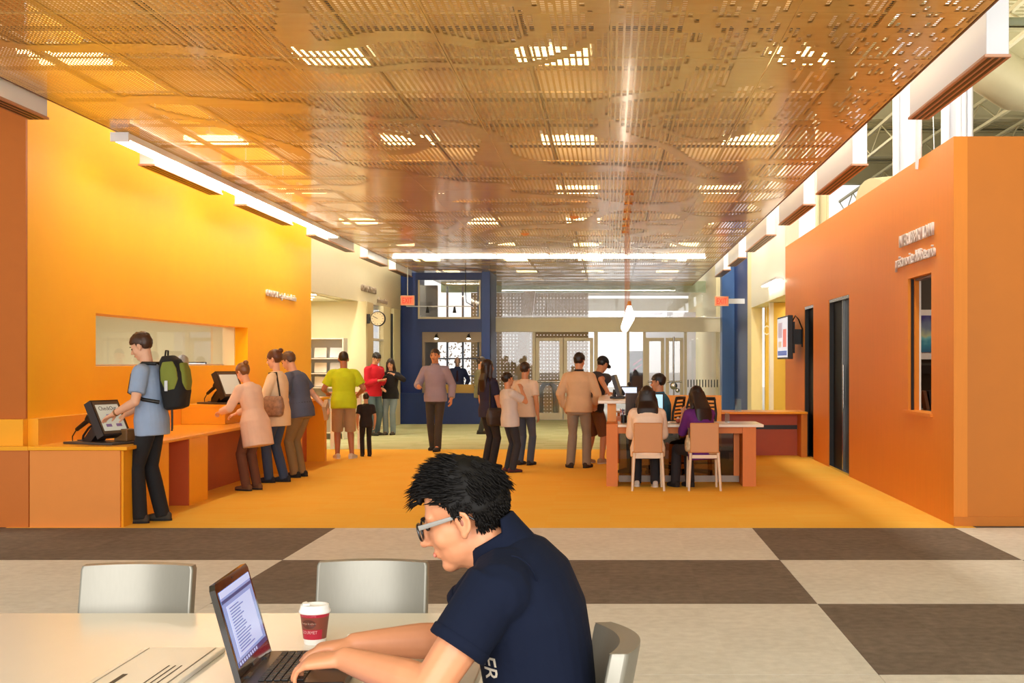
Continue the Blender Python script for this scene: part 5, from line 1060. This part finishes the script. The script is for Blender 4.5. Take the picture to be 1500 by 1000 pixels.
o, J = person('bald man in navy shirt and dark tie behind the booth window', xa(670, 32.9), 32.9, 185, 1.66, hp=24, skin='pale', hstyle='bald', hair=(200, 190, 180), hl=(-.24, .14, 1.0), hr=(.24, .14, 1.0), top=dict(c=(54, 62, 96), sleeve='long', e=.02, collar=(60, 68, 104)), bottom=dict(k='trousers', c=DKJ))
obj('necktie', MB().prism([(J['chest'] + J['fw'] * .15 + V(q)) * J['s'] for q in ((-.02, -.03, .12), (.02, -.03, .12), (.035, .0, -.15), (0, 0, -.2), (-.035, 0, -.15))], (0, .012, 0)), cloth((56, 30, 44)), o)
person('grey haired man in olive jacket standing behind the woman with long curls', xa(704, 27.3), 27.3, -85, 1.64, hp=6, skin='fair', hair=(70, 58, 50), top=dict(c=(126, 124, 94), sleeve='long', name='jacket', e=.024), bottom=dict(k='trousers', c=(56, 56, 58)), shoe=(60, 54, 48))
o, J = person('woman with long dark curls, navy top and black jeans standing in the queue', xa(716, 18.5), 18.5, -50, 1.56, lean=-2, hp=-4, skin='tan', hair=(34, 20, 18), hstyle='long', hl=(-.22, .05, .86), hr=(.26, .10, .82), fem=True, top=dict(c=(36, 34, 60), sleeve='short', e=.016), bottom=dict(k='trousers', c=(30, 28, 32)), shoe=(34, 28, 28))
shoulder_bag(J, o, 'black quilted shoulder bag with white buckle of the woman in the queue', (52, 46, 46), .5, 1, (.07, .16, .13), .58)
person('boy in light grey T-shirt and dark jeans with a hand raised to his mouth', xa(747, 17.75), 17.75, -60, 1.38, lean=-4, hp=-6, skin='tan', hair=(30, 22, 20), hl=(-.16, .16, .98), hr=(.06, .20, 1.46), el=(-.5, .2, -1), er=(.6, .2, -1), top=dict(c=(206, 198, 192), sleeve='short', se=.02, e=.02, lo=-.14), bottom=dict(k='trousers', c=(40, 42, 50), e=.02), shoe=(90, 40, 40))
person('person in cream top and blue jeans turned away behind the boy', xa(769, 19.0), 19.0, -25, 1.52, skin='tan', hair=(54, 38, 30), hl=(-.2, .12, .92), top=dict(c=(228, 208, 186), sleeve='short', e=.02), bottom=dict(k='trousers', c=(76, 86, 104)), shoe=(56, 50, 48), face=False)
person('man in tan sweater and grey trousers seen from behind at the tall counter', xa(848, 18.5), 18.5, -8, 1.66, lean=2, hp=6, hy=-18, skin='tan', hair=(30, 24, 22), hl=(-.24, .06, .93), hr=(.24, .14, .98), fl=(-.13, -.02), fr=(.12, .0), toeL=25, toeR=-15, top=dict(c=(212, 178, 140), sleeve='long', name='sweater', e=.026, se=.02, lo=-.10, collar=(38, 32, 34)), bottom=dict(k='trousers', c=(150, 134, 116), e=.03), shoe=(60, 46, 36), girth=1.06)
o, J = person('man in black cap, charcoal T-shirt and brown shorts leaning on the tall counter', xa(873, 19.3), 19.3, -40, 1.68, lean=20, hp=28, pel=(0, -.10, .93), skin='tan', hair=(26, 22, 20), hstyle='buzz', hl=(-.1, .36, 1.10), hr=('w', (-.02, 18.9, 1.08)), fl=(-.12, -.08), fr=(.12, .0), top=dict(c=(52, 50, 58), sleeve='short', se=.02, e=.02), bottom=dict(k='shorts', c=(116, 76, 48)), shoe=(170, 150, 130), girth=1.06)
cap = thing('baseball_cap', 'black baseball cap worn by the man leaning on the tall counter', 'cap', o.location, o.rotation_euler[2]); s_ = J['s']
obj('crown', hair_cap(J['Hc'] * s_, J['Rh'], s_, r=(.092, .112, .098), c=(0, -.014, .042), cut=lambda q: q.z < .028, amp=0), cloth((24, 22, 24)), cap); br = MB(); br.rings([MB().ring(J['Hc'] * s_ + J['Rh'] @ (V((0, .085, z)) * s_), J['Rh'] @ V((.075 * s_, 0, 0)), J['Rh'] @ V((0, .085 * s_, -.01)), 18) for z in (.030, .037)]); obj('brim', br, cloth((24, 22, 24)), cap)
person('grey haired staff member in a pale shirt seen through the office window', -6.22, 18.5, 20, 1.62, skin='fair', hair=(150, 148, 152), top=dict(c=(190, 186, 180), sleeve='short'), bottom=dict(k='trousers', c=DKJ), face=False, vox=.012)
person('dark haired staff member in a slate shirt seen through the office window', -6.1, 20.3, 10, 1.58, skin='fair', hair=(70, 76, 86), top=dict(c=(84, 94, 110), sleeve='short'), bottom=dict(k='trousers', c=DKJ), face=False, vox=.012)
# seated at the desk
person('woman with dark hair in a white top sitting at the reception desk', .46, 15.36, 2, 1.62, lean=14, pel=(0, 0, .545), fl=(-.12, .40), fr=(.12, .30), hp=8, skin='tan', hair=(32, 22, 20), hstyle='long', hl=(-.14, .36, .90), hr=(.16, .36, .90), fem=True, top=dict(c=(240, 216, 192), sleeve='long', e=.028, se=.024, lo=-.12), bottom=dict(k='trousers', c=(30, 28, 32)), shoe=(196, 186, 176), face=False, kl=(0, .3, 1), kr=(0, .3, 1), girth=1.12, hw=1.35, el=(-.25, -.3, -1), er=(.25, -.3, -1))
o, J = person('woman with long dark hair in a purple top sitting at the desk with a phone', 1.12, 15.36, 26, 1.62, lean=10, pel=(0, 0, .545), fl=(-.16, .44), fr=(.02, .36), hp=24, skin='tan', hair=(30, 18, 16), hstyle='long', hl=(-.10, .34, .96), hr=(.10, .34, .94), fem=True, top=dict(c=(96, 28, 110), sleeve='elbow', e=.02, lo=-.16), bottom=dict(k='trousers', c=(36, 32, 36)), shoe=(36, 26, 24), kl=(0, .3, 1), kr=(0, .3, 1), hw=1.15, el=(-.25, -.3, -1), er=(.25, -.3, -1))
tag(obj('mobile_phone', MB().obox(J['world'](V((0, .44, 1.0))), (.075, .14, .012), M.Rotation(math.radians(26), 3, 'Z') @ M.Rotation(math.radians(30), 3, 'X')), cloth((206, 200, 206))), 'pale mobile phone held by the woman in purple', 'phone')
shb = thing('handbag', 'pale patterned handbag hanging beside the woman in purple', 'bag', (.955, 15.3, 0)); bb_ = MB(); bb_.rings([MB().ring(V((0, 0, z)), V((.05 * w, 0, 0)), V((0, .11 * w, 0)), 16, 2.6) for z, w in ((.46, .7), (.49, 1), (.58, 1), (.66, .5))]); obj('bag_body', remesh(bb_, .009, 2), mat('bag_pale', (196, 176, 140), .6, var=.6, vscale=30), shb); obj('handle', MB().tube([(0, -.07, .62), (0, -.05, .74), (0, .05, .74), (0, .07, .62)], .009, 6), mat('bag_strap', (120, 100, 80), .6), shb)
person('staff man in teal shirt and glasses sitting behind the reception desk', .72, 17.65, 78, 1.70, lean=3, pel=(0, 0, .60), fl=(-.12, .42), fr=(.12, .40), hp=4, skin='tan', hair=(28, 24, 24), hl=(-.2, .40, .86), hr=(.18, .42, .86), top=dict(c=(36, 104, 138), sleeve='short', se=.024, e=.022, collar=(36, 104, 138)), bottom=dict(k='trousers', c=(36, 34, 36)), kl=(0, .3, 1), kr=(0, .3, 1), girth=1.08)
# ------------------------------------------------------------------ the student at the reading table
def student():
    YC = 3.12; k = 1.03
    Hc = V((-.362, YC, 1.150)); R = M.Rotation(math.radians(90), 3, 'Z') @ M.Rotation(math.radians(-17), 3, 'X')
    spine = [(-.13, .47, .155, .112), (-.15, .56, .163, .122), (-.166, .66, .160, .122), (-.170, .743, .163, .124), (-.180, .82, .172, .127), (-.194, .91, .188, .128), (-.222, .985, .190, .122), (-.252, 1.035, .150, .100), (-.278, 1.07, .085, .072), (-.290, 1.095, .058, .056)]
    def ring_at(i, e):
        X, Z, a, b = spine[i]; j0, j1 = max(i - 1, 0), min(i + 1, len(spine) - 1); d = V((spine[j1][0] - spine[j0][0], 0, spine[j1][1] - spine[j0][1])).normalized()
        A = V((0, 1, 0)); B = d.cross(A).normalized(); return MB().ring(V((X, YC, Z)), A * (a + e), B * (b + e), 28, 2.35)
    sN, sF = V((-.265, YC - .175, 1.005)), V((-.265, YC + .175, 1.005))
    wN, wF = V((-.632, 3.035, .822)), V((-.655, 3.27, .806))
    eN, eF = V((-.405, 2.875, .795)), V((-.435, 3.37, .795))
    b = MB(); b.rings([ring_at(i, -.014) for i in range(len(spine))]); head_skin(b, Hc, R, k)
    T = lambda *c: Hc + R @ (V(c) * k)
    b.chain([V((-.272, YC, 1.045)), T(0, -.028, -.055)], [.062, .058]); b.chain([V((-.300, YC, 1.06)), T(0, .012, -.075)], [.050, .045])
    for s_, e_, w_ in ((sN, eN, wN), (sF, eF, wF)):
        b.chain([s_, s_.lerp(e_, .45), e_], [.060, .054, .047]); b.chain([e_, e_.lerp(w_, .28), e_.lerp(w_, .65), w_], [.046, .048, .039, .030])
    hand(b, wN, (-1, .14, -.10), (.1, .12, -1), (0, 1, 0), 1.02, (26, 34, 26), 38); hand(b, wF, (-1, -.12, -.10), (.1, -.05, -1), (0, -1, 0), 1.02, (20, 28, 22), 40)
    hips = [V((-.15, YC - .09, .53)), V((-.15, YC + .09, .53))]; knees = [V((-.56, YC - .10, .53)), V((-.56, YC + .12, .53))]; ank = [V((-.50, YC - .10, .09)), V((-.52, YC + .12, .09))]
    for h_, k_, a_ in zip(hips, knees, ank): b.chain([h_, k_], [.082, .054]); b.chain([k_, k_.lerp(a_, .3), a_], [.054, .055, .038]); b.capsule(a_, .038, a_ + V((-.06, 0, -.045)), .034)
    o = obj('person', remesh(b, .0046, 8), mat('skin_student', (206, 138, 98), .5, var=.08, vscale=30)); tag(o, 'student in navy polo shirt and glasses typing on the laptop', 'person')
    HM = mat('hair_student', (12, 8, 6), .6, var=.35, vscale=50, spec=.2); NAVY = mat('navy_polo_knit', (10, 18, 38), .9, var=.12, vscale=7, bump=.5, bscale=11, spec=.2)
    # polo shirt
    t = MB(); t.rings([ring_at(i, .012) for i in range(9)])
    for s_, e_ in ((sN, eN), (sF, eF)):
        q = s_.lerp(e_, .60); mid = s_.lerp(V((-.22, YC, 1.0)), .4); t.chain([mid, s_ + V((.012, 0, -.006))], [.092, .078]); t.cyl(s_.lerp(e_, -.05), q, .076, .072, 20)
    sh_o = obj('polo_shirt', remesh(t, .006, 6), NAVY, o)
    for s_, e_ in ((sN, eN), (sF, eF)): d = (e_ - s_).normalized(); q = s_.lerp(e_, .60); obj('sleeve_hem', MB().rings([MB().ring(q + d * z, d.orthogonal().normalized() * r_, d.cross(d.orthogonal().normalized()) * r_, 24) for z, r_ in ((-.024, .0735), (-.02, .0755), (.0, .0745), (.003, .070))]), NAVY, sh_o)
    # shoulder seam and folds as fine cords
    obj('shoulder_seam', MB().tube([sN + V((.085 * math.cos(a) * .75 + .035, .012 - .045 * math.sin(a), .088 * math.sin(a) - .005)) for a in [math.radians(x) for x in range(-40, 100, 14)]], .0022, 5), NAVY, sh_o)
    nd = V((-.52, 0, .854)); cR = []
    A = V((0, 1, 0)); B = nd.cross(A).normalized()
    for z, r_, lift in ((-.012, .098, 0), (.03, .086, .010), (.052, .080, .018), (.056, .075, .018), (.02, .068, .0)):
        cR.append([p + nd * (lift * (1 if (p - V((-.262, YC, 1.068))).dot(V((1, 0, 0))) > 0 else -.6)) for p in MB().ring(V((-.262, YC, 1.068)) + nd * z, A * r_, B * r_ * .90, 28)])
    obj('collar', MB().rings(cR, cap=False), NAVY, sh_o)
    # lettering on the shirt side
    def surf(z, phi, e):
        for i in range(len(spine) - 1):
            if spine[i][1] <= z <= spine[i + 1][1]: break
        f_ = (z - spine[i][1]) / (spine[i + 1][1] - spine[i][1]); X, a, b_ = [spine[i][q] * (1 - f_) + spine[i + 1][q] * f_ for q in (0, 2, 3)]
        c, s = math.cos(phi), math.sin(phi); g = lambda v: math.copysign(abs(v) ** (2 / 2.35), v)
        return V((X + (b_ + e) * g(s), YC + (a + e) * g(c), z))
    le = text('shirt_letters', 'ER', .075, M.Identity(4), mat('letter_cream', (196, 186, 168), .7), sh_o, .0005, .72)
    for v in le.data.vertices:
        p = v.co.copy(); v.co = surf(.845 - p.x, math.radians(180 + 52) - p.y / .15, .0155 + p.z)
    # trousers, shoes
    t = MB(); t.rings([ring_at(i, .006) for i in (0, 1, 2)])
    for h_, k_, a_ in zip(hips, knees, ank): t.chain([h_, k_], [.092, .068]); t.cyl(k_, a_ + V((0, 0, -.03)), .066, .058, 16); t.ell(k_, (.068, .068, .068))
    obj('trousers', remesh(t, .010, 3), cloth((40, 46, 62)), o)
    for a_ in ank: f_ = MB(); f_.rings([MB().ring(V((a_.x - yy, a_.y, zc)), V((0, w_, 0)), V((0, 0, h2)), 14, 2.6) for yy, zc, w_, h2 in ((-.085, .035, .022, .03), (-.02, .048, .038, .046), (.05, .040, .042, .039), (.14, .030, .044, .029), (.19, .022, .02, .02))]); obj('shoe', remesh(f_, .008, 2), cloth((50, 46, 46)), o)
    # hair: shell and pointed locks
    def cut(q):
        front = q.y > .036 and q.z < .058 - .10 * abs(q.x)
        temple = q.y > .012 and q.z < .020 + (q.y - .012) * 1.2
        side = -.034 < q.y <= .012 and q.z < .004
        side2 = -.034 < q.y <= .030 and q.z < -.005
        neck = q.z < -.060 + max(0, (-.06 - q.y)) * -.2
        return front or (temple and abs(q.x) > .02) or side or side2 or neck
    hair = obj('hair', hair_cap(Hc, R, k, r=(.090, .110, .106), c=(0, -.014, .040), cut=cut, amp=.007, nu=64, nv=44), HM, o)
    rnd = random.Random(5); lk = MB(); n = 0
    while n < 2600:
        v = V((rnd.gauss(0, 1), rnd.gauss(0, 1), rnd.gauss(0, 1))).normalized(); q = V((v.x * .088, v.y * .108, v.z * .104)) + V((0, -.014, .040))
        if cut(q + V((0, 0, -.004))): continue
        fy = (q.y + .12) / .22
        comb = V((q.x * 1.5, .35 + .9 * max(0, fy), .18 - .75 * max(0, fy - .70) * 3)) if q.z > .045 else V((0, .10 if q.y > -.03 else -.12, -1))
        if q.y < -.04 and q.z > .045: comb = V((q.x * 3, -.5, -.9))
        comb = comb.normalized(); d = (v * ((.34 if q.y > -.02 else .06) if q.z > .06 else .05) + comb + V((rnd.gauss(0, .18), rnd.gauss(0, .18), rnd.gauss(0, .16)))).normalized()
        ln = rnd.uniform(.022, .042) if q.z > .05 else rnd.uniform(.008, .015)
        w = rnd.uniform(.0016, .0032); a = d.orthogonal().normalized() * w; b_ = d.cross(a); t_ = q + d * ln + V((0, 0, -.004 if q.y > .05 else 0)); m_ = q + d * ln * .5 + v * .002
        vs_ = [q + a, q - a * .5 + b_, q - a * .5 - b_, m_ + a * .7, m_ - a * .35 + b_ * .7, m_ - a * .35 - b_ * .7, t_]
        lk.add([T(*p) for p in vs_], [(0, 1, 4, 3), (1, 2, 5, 4), (2, 0, 3, 5), (3, 4, 6), (4, 5, 6), (5, 3, 6)], True); n += 1
    obj('hair_locks', lk, HM, o)['kind'] = 'stuff'
    face_parts(o, Hc, R, k, 1, HM, lip=(200, 120, 100))
    for s in (-1, 1): obj('ear_hollow', MB().ell(T(s * .0825, -.010, -.006), (.0025, .007, .010), R, 10, 8), mat('ear_pink', (150, 88, 66), .5), o)
    # glasses
    g = thing('eyeglasses', 'dark framed eyeglasses with pale grey arms worn by the student', 'glasses', (0, 0, 0)); FR = mat('glasses_dark', (22, 20, 20), .2, coat=.3); TM = mat('glasses_grey', (138, 134, 128), .35)
    for s in (-1, 1):
        pts = [T(s * .034 + .027 * math.copysign(abs(math.cos(a)) ** .75, math.cos(a)), .101 - .10 * abs(s * .034 + .027 * math.cos(a)) ** 1.0 * .25, -.002 + .020 * math.copysign(abs(math.sin(a)) ** .75, math.sin(a))) for a in [2 * math.pi * i / 20 for i in range(21)]]
        obj('rim', MB().tube(pts, .0030, 8), FR, g); c_ = sum(pts[:-1], V()) / 20; obj('lens', MB().add([c_] + pts[:-1], [(0, 1 + i, 1 + (i + 1) % 20) for i in range(20)]), glass_mat('lens', (.9, .92, .94), .4), g)
        tp = [T(s * .063, .096, .010), T(s * .078, .05, .011), T(s * .084, .008, .012)]; tb_ = MB()
        nx = R @ V((1, 0, 0)); nz = R @ V((0, 0, 1)); tb_.rings([MB().ring(p, nx * .0018, nz * h, 10, 3) for p, h in zip(tp, (.0062, .0058, .0045))]); obj('temple_arm', tb_, TM, g)
        obj('temple_tip', MB().tube([tp[2], T(s * .082, -.022, .010), T(s * .080, -.036, -.006)], .003, 6), FR, g)
    obj('bridge', MB().tube([T(-.008, .103, .004), T(0, .107, .008), T(.008, .103, .004)], .0025, 6), FR, g)
student()
